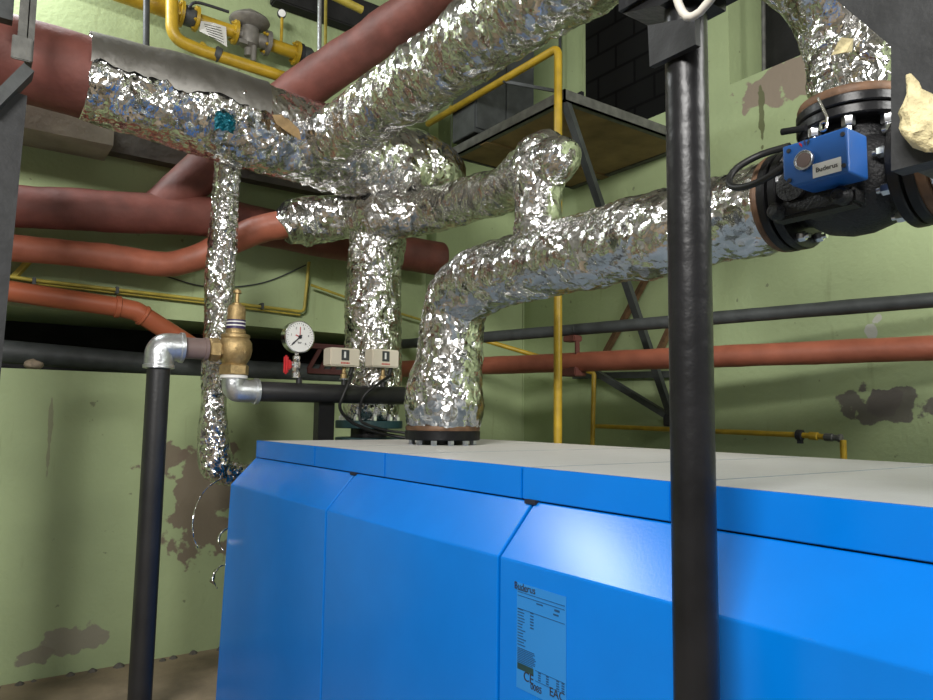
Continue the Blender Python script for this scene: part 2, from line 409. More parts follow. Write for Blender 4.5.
# ---------------------------------------------------------------- boiler
BX0, BX1, BXL = 1.39, 2.905, 1.262
BT, BB, BC = H-.15, H-.243, H-.388
BY0, BY1 = -.35, 4.0
t = thing('boiler', 'large blue boiler casing with sloped shoulders and dusty grey lid', 'boiler', (2.1, 1.9, 0))
g = .0035
yg = [BY1, at(315, 450, 'X', BX0).y, at(385, 460, 'X', BX0).y, at(522, 480, 'X', BX0).y, at(671, 500, 'X', BX0).y, .30, BY0]
for y1, y0 in zip(yg, yg[1:]):
    lid = MB().box((BX0+.004, y0+g, BT-.02), (BX1, y1-g, BT), .003).build('top_panel', M['bluetop'], t)
    MB().box((BX0, y0+g, BB+.0025), (BX0+.02, y1-g, BT+.002), .002).build('edge_strip', M['blue'], lid)
ys = [None, 2.765, 1.62, .47, BY0]
def sidepanel(y1, y0, first):
    # profile in X,Z: shoulder, face; a thin folded sheet with a return at the back
    mb = MB(); pr = [(BX0, BB-.001), (BXL, BC), (BXL, .03)]
    yt = [y1, y1+.02, y1+.13] if first else [y1]*3
    th = .03
    v = []
    for (x, z), ye in zip(pr, yt): v += [(x, y0+g*1.6, z), (x, ye-g*1.6, z)]
    for (x, z), ye in zip(pr, yt): v += [(x+th, y0+g*1.6, z-(.004 if z > 1 else 0)), (x+th, ye-g*1.6, z-(.004 if z > 1 else 0))]
    f = [(0, 1, 3, 2), (2, 3, 5, 4), (6, 8, 9, 7), (8, 10, 11, 9), (0, 2, 8, 6), (2, 4, 10, 8), (1, 7, 9, 3), (3, 9, 11, 5), (0, 6, 7, 1), (4, 5, 11, 10)]
    mb.add(v, f); o = mb.build('side_panel', M['blue'], t)
    bv = o.modifiers.new('b', 'BEVEL'); bv.width = .004; bv.segments = 2; bv.limit_method = 'ANGLE'; bv.angle_limit = .5
    return o
pans = []
yy = [BY1, 2.765, 1.62, .47, BY0]
for i, (y1, y0) in enumerate(zip(yy, yy[1:])): pans.append(sidepanel(y1, y0, i == 0))
mb = MB(); mb.prism([(BXL+.031, .14), (BXL+.031, BC-.01), (BX0+.025, BB-.01), (BX0+.025, BT-.022), (BX1-.02, BT-.022), (BX1-.02, .14)], 'Y', BY0+.02, BY1-.004)
mb.build('inner_casing', M['gap'], t)
mb = MB(); mb.prism([(BXL+.005, .14), (BXL+.005, BC-.02), (BX0+.005, BB-.01), (BX0+.005, BT-.025), (BX1, BT-.025), (BX1, .14)], 'Y', BY1-.004, BY1+.004)
mb.build('end_panel', M['blue'], t)
MB().box((BX1-.02, BY0, .14), (BX1, BY1, BT-.022)).build('rear_panel', M['blue'], t)
MB().box((1.34, BY0+.05, 0), (2.85, BY1-.05, .14)).build('plinth', M['black'], t)
mb = MB()
for y in (2.765, 1.62): MB().box((BX0-.012, y-.018, BB-.008), (BX0+.02, y+.03, BB+.004)).build('latch', M['gap'], t)
# data plate on the third side panel
pl = pans[2]; FX = BXL-.0012
A = at(517, 582, 'X', FX); B = at(566, 700, 'X', FX)
zt = A.z; yl = A.y; yr = B.y; W = yl-yr; zb = zt-W*1.42
plate = MB().box((FX, yr, zb), (BXL+.001, yl, zt)).build('data_plate', M['label'], pl)
AX, AY = (0, -1, 0), (0, 0, 1)
def PT(u, v): return V((FX-.0006, yl-u*W, zt-v*(zt-zb)))
text('brand_lettering', 'Buderus', .026, PT(.17, .035), AX, AY, M['ink'], plate)
mb = MB()
rnd = random.Random(3)
def dash(u0, u1, v, h=.0016): mb.box(PT(u0, v)-V((.0004, 0, h/2)), PT(u1, v)+V((.0004, 0, h/2)))
for v in (.085, .12, .245): dash(.02, .98, v, .0012)
for v in (.065,): dash(.02, .22, v, .003)
dash(.42, .55, .145, .003); dash(.78, .88, .15, .005); dash(.76, .86, .19, .004)
for k in range(13):
    v = .25+k*.028; dash(.02, rnd.uniform(.12, .2), v, .0022)
    if k < 6: dash(.29, .36, v, .003)
for k in range(9): dash(.02, rnd.uniform(.34, .42), .62+k*.016, .002)
for u in (.46, .62, .82, .92):
    for k in range(4): dash(u, u+.05, .775+k*.022, .003)
for v in (.765, .86): dash(.4, .98, v, .001)
mb.build('printed_lines', M['labelink'], plate)
MB().box(PT(.02, .76), PT(.36, .82)+V((.0008, 0, 0))).build('printed_field', M['teal'], plate)
text('ce_mark', 'CE', .034, PT(.26, .865), AX, AY, M['ink'], plate)
text('eac_mark', 'EAC', .030, PT(.83, .895), AX, AY, M['ink'], plate)
text('approval_mark', '0085', .022, PT(.42, .93), AX, AY, M['ink'], plate)

# ---------------------------------------------------------------- big header (runs along X over the boiler's end)
YH = 4.2
hp = [at(-30, 57, 'Y', YH), at(0, 62, 'Y', YH), at(45, 66, 'Y', YH), at(86, 72, 'Y', YH)]
zh = H+1.74
t = thing('header_pipe', 'thick foil-wrapped header pipe with bare red end at upper left', 'pipe', (1.3, YH, zh-.25))
tube('red_jacket', [(-1.2, YH, zh+.05), (0.1, YH, zh+.04), (.48, YH, zh+.03)], [.205, .212, .215], M['red'], t, seg=48, step=.03, amp=.004, sc=5, smooth=2)
foil('foil_jacket', [(.455, YH, zh+.03), (.6, YH, zh+.025), (1.0, YH, zh+.01), (1.3, YH, zh-.01), (1.7, YH, zh-.03), (2.1, YH, zh-.05), (2.42, YH-.02, zh-.07), (2.6, YH-.04, zh-.09), (2.74, YH-.05, zh-.12), (2.82, YH-.05, zh-.14)],
     [.222, .232, .252, .265, .262, .270, .285, .275, .22, .06], t, amp=.017, sc=8)
tube('foil_cover_sheet', [(.45, YH, zh+.035), (.7, YH, zh+.025), (1.0, YH, zh+.015), (1.38, YH, zh-.01)], [.236, .254, .270, .275], M['foilsmooth'], t, seg=40, step=.02, amp=.006, sc=4, ang=(-.8, 1.62), smooth=2)
# split in the wrap with brown board and a bolt head
c = at(286, 126, 'Y', YH-.285)
pp = MB(); pp.add([c+V((-.085, 0, .045)), c+V((-.02, -.012, .06)), c+V((.08, .0, .0)), c+V((.10, .01, -.06)), c+V((.03, -.012, -.05)), c+V((-.06, 0, .0)), c+V((0, .06, 0))],
   [(0, 1, 6), (1, 2, 6), (2, 3, 6), (3, 4, 6), (4, 5, 6), (5, 0, 6), (0, 5, 4, 3, 2, 1)]); pp.build('exposed_board', M['brownfoil'], t)
pp = MB(); hexbolt(pp, c+V((-.01, -.005, .065)), (-.2, -1, -.2), .022, .02); pp.build('bolt', M['zinc'], t, 1)
c = at(226, 121, 'Y', YH-.287)
pp = MB(); random.seed(5)
N_ = 9
vs = []
for i in range(N_):
    for j in range(N_):
        u = i/(N_-1)-.5; v = j/(N_-1)-.5
        vs.append(c+V((u*.11*(1+.2*noise.noise(V((v*4, 1, 0)))), .035*(u*u+v*v)*4*.4+random.uniform(-.006, .006), v*.10+.02*noise.noise(V((u*5, 3, 0))))))
pp.add(vs, [(i*N_+j, (i+1)*N_+j, (i+1)*N_+j+1, i*N_+j+1) for i in range(N_-1) for j in range(N_-1)])
o = pp.build('tape_patch', M['cyan'], t); sd = o.modifiers.new('s', 'SOLIDIFY'); sd.thickness = .004

# riser from the header down to the boiler's rear connection
c = at(376, 300, 'Y', 4.05); YR = 4.28
t = thing('riser_pipe', 'upright foil-wrapped riser behind the two cream pressure switches', 'pipe', (2.24, YR, H-.25))
xr = at(373, 320, 'Y', YR).x
foil('foil_jacket', [(xr+.04, YR-.01, zh-.1), (xr+.02, YR, H+1.25), (xr, YR, H+.8), (xr+.01, YR, H+.35), (xr+.0, YR, H+.05), (xr, YR, H-.03)], [.20, .195, .185, .195, .185, .165], t, M['foilfine'], amp=.012, sc=13, res=.010)
flange(t, (xr-.01, YR, H-.06), (0, 0, 1), .22, .05, M['teal'], 10, .018, boltside=1)
flange(t, (xr-.01, YR, H-.17), (0, 0, 1), .22, .05, M['teal'], 10, .018, boltside=-1)
MB().cyl((xr-.01, YR, H-.9), (xr-.01, YR, H-.03), .12, 32).build('stub', M['black'], t, 1)

# large branch towards the camera (upper right)
t = thing('branch_pipe', 'thick foil-wrapped pipe rising from the header to the top centre of the view', 'pipe', (2.0, 2.9, H+1.4))
zb_ = H+1.68
foil('foil_jacket', [at(312, 150, 'Z', zb_), at(335, 136, 'Z', zb_), at(385, 103, 'Z', zb_), at(450, 58, 'Z', zb_), at(524, 4, 'Z', zb_), at(600, -48, 'Z', zb_), at(720, -150, 'Z', zb_)],
     [.14, .17, .172, .176, .185, .19, .195], t, M['foilband'], amp=.019, sc=9)
# red pipe running over the header
t = thing('red_pipe', 'dull red pipe slanting up behind the foil branch from the wall pipes to the top', 'pipe', at(200, 175, 'Y', 4.85))
tube('red_jacket', [at(150, 214, 'Y', 4.86), at(195, 178, 'Y', 4.86), at(250, 132, 'Y', 4.80), at(300, 91, 'Y', 4.55), at(365, 46, 'Y', 4.0), at(432, -2, 'Y', 3.4), at(480, -40, 'Y', 3.0)],
     [.11, .135, .145, .15, .135, .135, .135], M['red'], t, seg=36, step=.03, amp=.008, sc=6, smooth=2)

# small header with elbow
t = thing('cross_pipe', 'slim foil-wrapped pipe with elbow crossing behind the riser to the return pipe', 'pipe', at(420, 215, 'Y', 4.2))
q0 = at(180, 262, 'Y', 4.85)
RX = 2.15
e0 = at(541, 225, 'X', RX); e1 = at(541, 165, 'X', RX)
tube('bare_red_elbow', [at(-30, 243, 'Y', 4.9), at(15, 248, 'Y', 4.9), at(100, 256, 'Y', 4.9), at(160, 264, 'Y', 4.9), at(190, 260, 'Y', 4.88), at(225, 244, 'Y', 4.80), at(262, 229, 'Y', 4.68), at(300, 222, 'Y', 4.55)], [.078, .078, .08, .082, .085, .088, .095, .095],
     M['redlow'], t, seg=32, step=.03, amp=.006, sc=6, smooth=2)
foil('foil_jacket', [at(283, 232, 'Y', 4.60), at(297, 223, 'Y', 4.58), at(325, 219, 'Y', 4.5), at(355, 217, 'Y', 4.36), at(385, 217, 'Y', 4.12), at(430, 212, 'Y', 3.9), at(470, 200, 'Y', 3.5), at(510, 186, 'Y', 2.95), e1+V((.0, .05, .0)), at(560, 160, 'X', RX+.02)],
     [.10, .165, .155, .15, .155, .145, .14, .125, .12, .06], t, amp=.012, sc=12, res=.010)
foil('foil_elbow_jacket', [at(560, 150, 'X', RX+.03), at(551, 152, 'X', RX+.02), at(540, 162, 'X', RX), at(539, 180, 'X', RX), at(538, 205, 'X', RX), at(537, 240, 'X', RX)],
     [.06, .11, .128, .122, .108, .115], t, amp=.011, sc=11, res=.010)
foil('foil_end_cap', [at(541, 165, 'X', RX), at(560, 160, 'X', RX), at(567, 162, 'X', RX), at(573, 165, 'X', RX)], [.115, .115, .085, .02], t, amp=.01, sc=11, res=.012)

# return pipe on the boiler: riser, elbow and long run to the valve
zr = H+.70
t = thing('return_pipe', 'big foil-wrapped pipe standing on the boiler and running right to the blue actuator valve', 'pipe', (RX, 3.0, BT))
yr1 = 3.20
foil('foil_jacket', [(RX-.02, yr1+.03, BT+.10), (RX-.02, yr1+.02, BT+.22), (RX-.01, yr1+.0, BT+.42), (RX, yr1-.02, BT+.60), (RX, yr1-.07, BT+.76), (RX, yr1-.24, zr-.02), (RX, yr1-.5, zr), (RX, 2.0, zr), (RX, 1.30, zr)],
     [.195, .215, .19, .175, .178, .178, .168, .166, .150], t, amp=.014, sc=9)
fo = V((RX-.02, yr1+.03, BT+.05))
flange(t, fo, (0, 0, 1), .20, .05, M['black'], 12, .017, phase=.2, boltside=-1)
MB().lathe(fo+V((0, 0, .036)), (0, 0, 1), [(.12, -.012), (.196, -.012), (.199, 0), (.196, .012), (.12, .012)], 48).build('weld_collar', M['rust'], t, 1)
MB().cyl((RX-.02, yr1+.03, BT-.01), (RX-.02, yr1+.03, BT+.03), .11, 32).build('stub', M['black'], t, 1)
MB().lathe((RX, 1.288, zr), (0, 1, 0), [(.12, -.010), (.154, -.010), (.158, 0), (.154, .010), (.12, .010)], 48).build('weld_collar', M['rust'], t, 1)

# thin drop pipe
YD = 4.36
t = thing('drop_pipe', 'slim foil-wrapped drop pipe hanging from the header behind the brass safety valve', 'pipe', (1.25, YD, H-.3))
foil('foil_jacket', [at(227, 150, 'Y', YD), at(227, 185, 'Y', YD), at(222, 250, 'Y', YD), at(218, 330, 'Y', YD), at(214, 400, 'Y', YD), at(213, 440, 'Y', YD), at(217, 464, 'Y', YD), at(232, 474, 'Y', YD), at(262, 476, 'Y', YD)],
     [.085, .080, .085, .086, .080, .092, .10, .075, .07], t, M['foilfine'], amp=.009, sc=18, res=.009)
c = at(222, 478, 'Y', YD-.09)
o = tube('foil_shred', [c, at(205, 490, 'Y', YD-.12), at(194, 512, 'Y', YD-.12), at(193, 535, 'Y', YD-.1), at(198, 548, 'Y', YD-.1)], [.006, .004, .003, .004, .002], M['foil'], t, seg=6, step=.02, amp=.004, sc=30)
for (x, y) in ((219, 535), (213, 573)):
    c = at(x, y, 'Y', YD-.05)
    o = tube('foil_shred', [c+V((.10, 0, .05)), c+V((.02, 0, .02)), c+V((-.0, 0, -.04)), c+V((.03, 0, -.09))], [.008, .012, .014, .004], M['foil'], t, seg=8, step=.01, amp=.012, sc=25, smooth=2)

# ---------------------------------------------------------------- three-way valve with actuator
t = thing('mixing_valve', 'black three-way valve body between foil pipes with large bolted flanges', 'valve', (RX, 1.06, zr-.2))
yv = 1.045
for y, ph, side, mm in ((1.262, .1, -1, 'black'), (1.224, .1, -1, 'black')):
    flange(t, (RX, y, zr), (0, 1, 0), .160, .028, M[mm], 8 if y < 1.25 else 0, .016, phase=.25, boltside=side)
flange(t, (RX, .88, zr), (0, 1, 0), .160, .03, M['black'], 8, .017, phase=.25, boltside=1)
flange(t, (RX, yv, zr+.178), (0, 0, 1), .158, .03, M['black'], 8, .018, phase=.35, boltside=-1)
flange(t, (RX, yv, zr+.212), (0, 0, 1), .158, .03, M['black'], 0, .018)
mb = MB()
mb.lathe((RX, 1.22, zr), (0, -1, 0), [(.09, 0), (.10, .04), (.135, .09), (.15, .15), (.15, .20), (.135, .26), (.10, .31), (.09, .34)], 40)
mb.lathe((RX, yv, zr), (0, 0, 1), [(.15, -.06), (.14, .04), (.115, .10), (.10, .17)], 40)
mb.build('body', M['cast'], t, 1)
MB().lathe((RX-.02, 1.08, zr-.005), (-1, 0, 0), [(.11, 0), (.11, .14), (.095, .16), (.05, .17)], 32).build('bonnet', M['cast'], t, 1)
mb = MB(); mb.box((RX-.21, .95, zr-.115), (RX-.14, 1.20, zr-.065), .01)
for y in (.98, 1.17): mb.lathe((RX-.19, y, zr-.09), (-1, 0, 0), [(.024, 0), (.024, .04), (.015, .05)], 20)
mb.build('mounting_plate', M['cast'], t, 1)
# actuator
bx = 1.84
TL = at(782, 148, 'X', bx); TR = at(847, 125, 'X', bx); BR = at(849, 181, 'X', bx); BL = at(783, 181, 'X', bx)
ya, yb_ = (TL.y+BL.y)/2, (TR.y+BR.y)/2; za, zc_ = (BL.z+BR.z)/2, (TL.z+TR.z)/2
t = thing('valve_actuator', 'blue actuator box with round dial and white brand label on the valve', 'actuator', (bx+.06, (ya+yb_)/2, za))
mb = MB(); pr = [(ya, zc_), (yb_, zc_), (yb_, za), (ya-.03, za), (ya, za+.03)]
mb.prism(pr, 'X', bx, bx+.105); hs = mb.build('housing', M['bluebox'], t)
bv = hs.modifiers.new('b', 'BEVEL'); bv.width = .006; bv.segments = 3
kc = V((bx-.001, ya-(ya-yb_)*.36, za+(zc_-za)*.52))
MB().lathe(kc, (-1, 0, 0), [(.027, 0), (.027, .008), (.024, .010), (.0235, .005), (.001, .005)], 32).build('dial', M['galv'], t, 1)
MB().lathe(kc+V((-.0055, 0, 0)), (-1, 0, 0), [(.020, 0), (.020, .0015), (.001, .002)], 32).build('dial_window', M['brownpipe'], t, 1)
lc = V((bx-.001, ya-(ya-yb_)*.69, za+(zc_-za)*.22))
lb = MB().box(lc-V((.001, .038, .019)), lc+V((.001, .038, .019))).build('name_label', M['white'], t)
text('label_lettering', 'Buderus', .0180, lc+V((-.0016, 0, 0)), AX, AY, M['ink'], lb)
for y in (ya-.02, yb_+.011):
    for z in (za+.035 if y > 1.1 else za+.02, zc_-.018): MB().lathe((bx-.0005, y, z), (-1, 0, 0), [(.006, 0), (.006, .003)], 12).build('screw', M['ink'], t)
# printed mark above the dial: three small petals
for dy, dz, an, mm in ((-.012, .0, .5, 'redplastic'), (0, .002, .15, 'purple'), (.010, .001, -.3, 'ink')):
    mb = MB(); p = kc+V((-.0006, -dy-.002, .047+dz)); ax = V((0, math.sin(an), math.cos(an)))
    mb.add([p-ax*.010, p+V((-.0006, .004, .002)), p+ax*.010, p+V((-.0006, -.004, 0))], [(0, 1, 2, 3), (3, 2, 1, 0)]); mb.build('printed_mark', M[mm], t)
MB().cyl((bx+.1, 1.13, zr-.02), (bx+.20, 1.13, zr-.02), .045, 24).build('coupling', M['cast'], t, 1)
# wire hook behind the actuator and dark lever
c = at(823, 128, 'X', bx+.03)
tube('wire_hook', bend([at(818, 98, 'X', bx+.06), at(827, 117, 'X', bx+.04), at(826, 130, 'X', bx+.03), at(820, 131, 'X', bx+.03), at(821, 122, 'X', bx+.03), at(827, 121, 'X', bx+.03)], .01, 4), .004, M['chrome'], t, seg=8)
tube('lever', [at(782, 132, 'X', bx+.12), at(806, 128, 'X', bx+.12)], .010, M['black'], t, seg=12)
# cable loop
t = tag(sagcable('cable', [at(788, 163, 'X', bx+.03), at(770, 176, 'X', bx+.02), at(748, 186, 'X', bx+.02), at(733, 187, 'X', bx+.03), at(729, 180, 'X', bx+.05), at(737, 168, 'X', bx+.08), at(760, 155, 'X', bx+.12), at(790, 146, 'X', bx+.13)], .0105, M['rubber']),
        'black cable looping out of the left side of the blue actuator', 'cable')
# right-hand pipe beyond the valve
t = thing('supply_pipe', 'foil-wrapped pipe end with black flange right of the mixing valve', 'pipe', (RX, .6, zr-.16))
flange(t, (RX, .842, zr), (0, 1, 0), .160, .03, M['black'], 0)
MB().lathe((RX, .815, zr), (0, 1, 0), [(.12, -.012), (.154, -.012), (.157, 0), (.154, .012), (.12, .012)], 48).build('weld_collar', M['rust'], t, 1)
foil('foil_jacket', [(RX, .80, zr), (RX, .6, zr), (RX, .3, zr), (RX, -.3, zr)], [.14, .155, .158, .158], t)
# upward pipe above the valve
t = thing('bypass_pipe', 'short finely crumpled foil pipe rising from the top flange of the valve', 'pipe', (RX, yv, zr+.29))
MB().lathe((RX, yv, zr+.240), (0, 0, 1), [(.12, -.013), (.150, -.013), (.155, 0), (.150, .013), (.12, .013)], 48).build('weld_collar', M['rust'], t, 1)
foil('foil_jacket', [(RX, yv, zr+.25), (RX, yv, zr+.34), (RX-.01, yv+.0, zr+.44), (RX-.07, yv+.02, zr+.56), (RX-.22, yv+.07, zr+.66), (RX-.55, yv+.15, zr+.76)], [.118, .125, .130, .128, .125, .125], t, M['foilfine'], amp=.010, sc=14, res=.009)
c = at(843, 47, 'X', RX-.16)
pp = MB(); pp.add([c+V((0, .035, -.01)), c+V((-.01, 0, .025)), c+V((0, -.03, .012)), c+V((-.005, -.01, -.02)), c+V((.05, 0, 0))], [(0, 1, 4), (1, 2, 4), (2, 3, 4), (3, 0, 4), (0, 3, 2, 1)]); pp.build('wool_tuft', M['wool'], t)

# ---------------------------------------------------------------- gauge manifold
YM = 4.05
g0 = at(240, 393, 'Y', YM); g1_ = at(405, 394, 'Y', YM); zm = (g0.z+g1_.z)/2
rm_ = .057
t = thing('manifold_pipe', 'black horizontal pipe carrying the gauge and the two pressure switches', 'pipe', (g0.x+.4, YM, zm-.05))
MB().lathe((at(250, 393, 'Y', YM).x, YM, zm), (1, 0, 0), [(rm_-.003, 0), (rm_, .004), (rm_, g1_.x-g0.x-.07), (rm_-.004, g1_.x-g0.x-.065)], 40).build('pipe_body', M['blackpipe'], t, 1)
for x in (299, 344, 383):
    p = at(x, 382, 'Y', YM); MB().cyl((p.x, YM, zm+rm_-.01), (p.x, YM, zm+rm_+.035), .018, 20).build('nipple', M['blackpipe'], t, 1)
    if x > 300: MB().lathe((p.x, YM, zm+rm_+.03), (0, 0, 1), [(.028, 0), (.030, .004), (.028, .008)], 24).build('washer', M['galv'], t, 1)
tag(MB().box((at(320, 420, 'Y', YM).x, YM+.02, .0), (at(336, 420, 'Y', YM).x, YM+.10, zm-.03), .004).build('support_post', M['black']), 'square black upright holding the manifold pipe behind the boiler end', 'post')
# pressure gauge
p = at(299, 337, 'Y', YM-.03); R = px(p, 16.2)
t = thing('pressure_gauge', 'round white-faced pressure gauge with red valve handle below', 'gauge', (p.x, YM, zm+rm_))
nrm = V((.08, -1, -.02)).normalized(); gx = V((0, 0, 1)).cross(-nrm).normalized()*-1; gx = nrm.cross(V((0, 0, 1))).normalized()*-1
gx = V((1, .08, 0)).normalized(); gz = gx.cross(nrm)*-1; gz = nrm.cross(gx); 
MB().lathe(p-nrm*.055, nrm, [(R*.9, 0), (R*.98, .01), (R*.98, .055), (R, .058), (R, .068), (R*.93, .070), (R*.90, .064), (.001, .064)], 48).build('case', M['chrome'], t, 1)
dl = MB().lathe(p+nrm*.0095, nrm, [(R*.91, 0), (R*.91, .0015), (.001, .0016)], 48).build('dial', M['white'], t, 1)
mb = MB(); f0 = p+nrm*.0122
for k in range(28):
    an = math.radians(225-270*k/27); d = gx*math.cos(an)+gz*math.sin(an); l = .14 if k % 5 == 0 else .07
    mb.beam(f0+d*R*(.86-l), f0+d*R*.86, .002, .0015, up=nrm)
mb.build('scale_marks', M['ink'], dl)
for k, s in enumerate(['0', '1', '2', '3', '4', '6']):
    an = math.radians(225-270*k/5); d = gx*math.cos(an)+gz*math.sin(an)
    text('numeral', s, R*.2, f0+d*R*.58, gx, gz, M['ink'], dl)
text('unit_lettering', 'bar', R*.2, f0-gz*R*.35, gx, gz, M['ink'], dl)
d = (gx*-.72-gz*.69)
mb = MB(); mb.beam(f0+nrm*.003-d*R*.18, f0+nrm*.003+d*R*.74, .006, .002, up=nrm); mb.lathe(f0, nrm, [(R*.11, 0), (R*.11, .006)], 16); mb.build('needle', M['ink'], t)
mb = MB(); mb.beam(f0+nrm*.0015, f0+nrm*.0015+gz*R*.62+gx*R*.0, .004, .001, up=nrm); mb.beam(f0+nrm*.0015, f0+nrm*.0015-gx*R*.3+gz*R*.1, .006, .001, up=nrm); mb.build('red_needle', M['redplastic'], t)
zc0 = zm+rm_+.03; zc1 = p.z-R*.96; hh = zc1-zc0
MB().lathe((p.x, YM, zc0), (0, 0, 1), [(.018, 0), (.024, .0), (.024, hh*.2), (.019, hh*.25), (.025, hh*.4), (.025, hh*.62), (.018, hh*.68), (.022, hh*.75), (.022, hh*.86), (.012, hh*.9), (.012, hh*1.05)], 10).build('stopcock', M['chrome'], t)
hc = V((p.x-.062, YM-.01, zc0+hh*.5))
MB().cyl(hc, (p.x-.01, YM-.01, hc.z), .008, 12).build('spindle', M['galv'], t, 1)
mb = MB(); mb.box(hc-V((.018, .012, .055)), hc+V((.010, .012, .055)), .009); mb.box(hc-V((.006, .02, .028)), hc+V((.028, .02, .028)), .009); mb.build('handle', M['redplastic'], t, 1)
# pressure switches
def switch(x0, x1, y0, y1, lab, side):
    a = at(x0, y0, 'Y', YM-.05); b = at(x1, y1, 'Y', YM-.05)
    cx = (a.x+b.x)/2
    t = thing('pressure_switch', lab, 'pressure switch', (cx, YM, b.z-.05), 'cream pressure switches on the manifold')
    MB().box((a.x, YM-.05, b.z), (b.x, YM+.06, a.z), .007).build('housing', M['cream'], t)
    h = a.z-b.z; w_ = b.x-a.x
    wx = a.x+w_*.48
    MB().box((wx-.024, YM-.053, b.z+h*.32), (wx+.028, YM-.048, a.z-h*.10), .002).build('scale_window', M['darkgrey'], t)
    MB().box((wx-.008, YM-.0545, b.z+h*.45), (wx+.004, YM-.0525, a.z-h*.2)).build('scale_strip', M['white'], t)
    mb = MB()
    for k in range(6): mb.box((wx-.026+k*.010, YM-.0515, b.z+h*.13), (wx-.020+k*.010, YM-.0495, b.z+h*.22))
    mb.build('red_print', M['redplastic'], t)
    nx = at(side, 370, 'Y', YM).x
    MB().lathe((nx, YM, zm+rm_+.03), (0, 0, 1), [(.016, 0), (.020, .01), (.020, .035), (.012, .04), (.012, b.z-zm-rm_-.03)], 12).build('fitting', M['brass'], t)
    MB().cyl((nx+.055, YM-.01, b.z+.01), (nx+.03, YM-.02, b.z-.055), .013, 14).build('cable_gland', M['rubber'], t, 1)
    return t, nx, b.z
s1, nx1, bz1 = switch(331, 360, 347, 367, 'cream pressure switch box nearer the gauge, left of the pair', 344)
s2, nx2, bz2 = switch(373, 399, 348.5, 368, 'cream pressure switch box at the far end of the manifold, right of the pair', 383)
tag(sagcable('cable', [V((nx1+.03, YM-.05, bz1-.05)), at(350, 380, 'Y', YM-.08), at(343, 396, 'Y', YM-.09), at(340, 408, 'Y', YM-.07), at(350, 421, 'Y', YM-.05), at(370, 430, 'Y', YM-.05), at(395, 436, 'Y', YM-.08), at(425, 441, 'Y', YM-.2)], .010, M['rubber']),
    'black cable drooping from the left pressure switch along the boiler lid', 'cable')
tag(sagcable('cable', [V((nx2+.03, YM-.05, bz2-.05)), at(378, 384, 'Y', YM-.10), at(364, 396, 'Y', YM-.09), at(360, 410, 'Y', YM-.06), at(362, 422, 'Y', YM-.07), at(385, 430, 'Y', YM-.1), at(405, 433, 'Y', YM-.15), at(424, 439, 'Y', YM-.26)], .009, M['rubber']),
    'black cable drooping from the right pressure switch past the flange bolts', 'cable')
# elbow from the manifold up to the safety valve
vx = at(235, 350, 'Y', YM).x
def elb(name, parent, c0, c1, c2, r, material):
    o = tube(name, bend([c0, c1, c2], min((c0-c1).length, (c2-c1).length)*.98, 12), r, material, parent, seg=28)
    return o
t = thing('pipe_elbow', 'shiny galvanised elbow under the brass safety valve', 'pipe elbow', (vx+.05, YM, zm-.06))
ztop = at(235, 377, 'Y', YM).z
xe = at(257, 393, 'Y', YM).x
elb('elbow_body', t, V((vx, YM, ztop)), V((vx, YM, zm)), V((xe, YM, zm)), .064, M['galv'])
MB().lathe((xe-.02, YM, zm), (1, 0, 0), [(.06, 0), (.074, .004), (.074, .022), (.058, .028)], 36).build('collar', M['galv'], t, 1)
MB().lathe((vx, YM, ztop-.01), (0, 0, 1), [(.062, 0), (.074, .003), (.074, .018), (.06, .022)], 36).build('white_collar', M['white'], t, 1)
t = thing('safety_valve', 'brass safety valve with bulbous body and tall bonnet', 'valve', (vx, YM, ztop))
zz = lambda y: at(235, y, 'Y', YM).z
MB().lathe((vx, YM, zz(375)), (0, 0, 1), [(.078, 0), (.082, .004), (.082, zz(366)-zz(375)), (.07, zz(364)-zz(375))], 6).build('hex_nut', M['brass'], t)
MB().lathe((vx, YM, zz(366)), (0, 0, 1), [(.055, 0), (.064, .01), (.086, .05), (.094, .09), (.090, .13), (.075, .155), (.079, .158), (.079, .175), (.05, .185), (.05, .20)], 40).build('body', M['brass'], t, 1)
zb0 = zz(334)
MB().lathe((vx, YM, zb0), (0, 0, 1), [(.055, 0), (.055, zz(331)-zb0), (.050, zz(330)-zb0), (.050, zz(309)-zb0), (.042, zz(305.5)-zb0), (.02, zz(305)-zb0)], 36).build('bonnet', M['brass'], t, 1)
mb = MB(); mb.lathe((vx, YM, zz(329)), (0, 0, 1), [(.051, 0), (.0515, .0), (.0515, zz(320)-zz(329)), (.051, zz(320)-zz(329))], 36); bd = mb.build('printed_band', M['purple'], t, 1)
for y in (322, 325.5):
    MB().lathe((vx, YM, zz(y)-.005), (0, 0, 1), [(.0518, 0), (.0521, .0), (.0521, .007), (.0518, .007)], 36).build('white_stripe', M['white'], bd, 1)
mb = MB(); mb.lathe((vx, YM, zz(305.5)), (0, 0, 1), [(.026, 0), (.026, .012), (.013, .018), (.012, zz(293)-zz(305)), (.024, zz(292.5)-zz(305)), (.022, zz(290)-zz(305)), (.008, zz(288)-zz(305))], 8); mb.build('stem', M['brass'], t)
xo = at(208, 350, 'Y', YM).x; zo = at(220, 350, 'Y', YM).z
MB().lathe((vx-.06, YM, zo), (-1, 0, 0), [(.045, 0), (.05, vx-.06-xo-.06), (.066, vx-.06-xo-.055), (.066, vx-.06-xo-.01), (.055, vx-.06-xo)], 6).build('outlet_nut', M['brass'], t)
text('cast_lettering', '3/4', .05, V((vx, YM-.093, zz(352))), (1, 0, 0), (0, 0, 1), M['brass'], t, depth=.003)
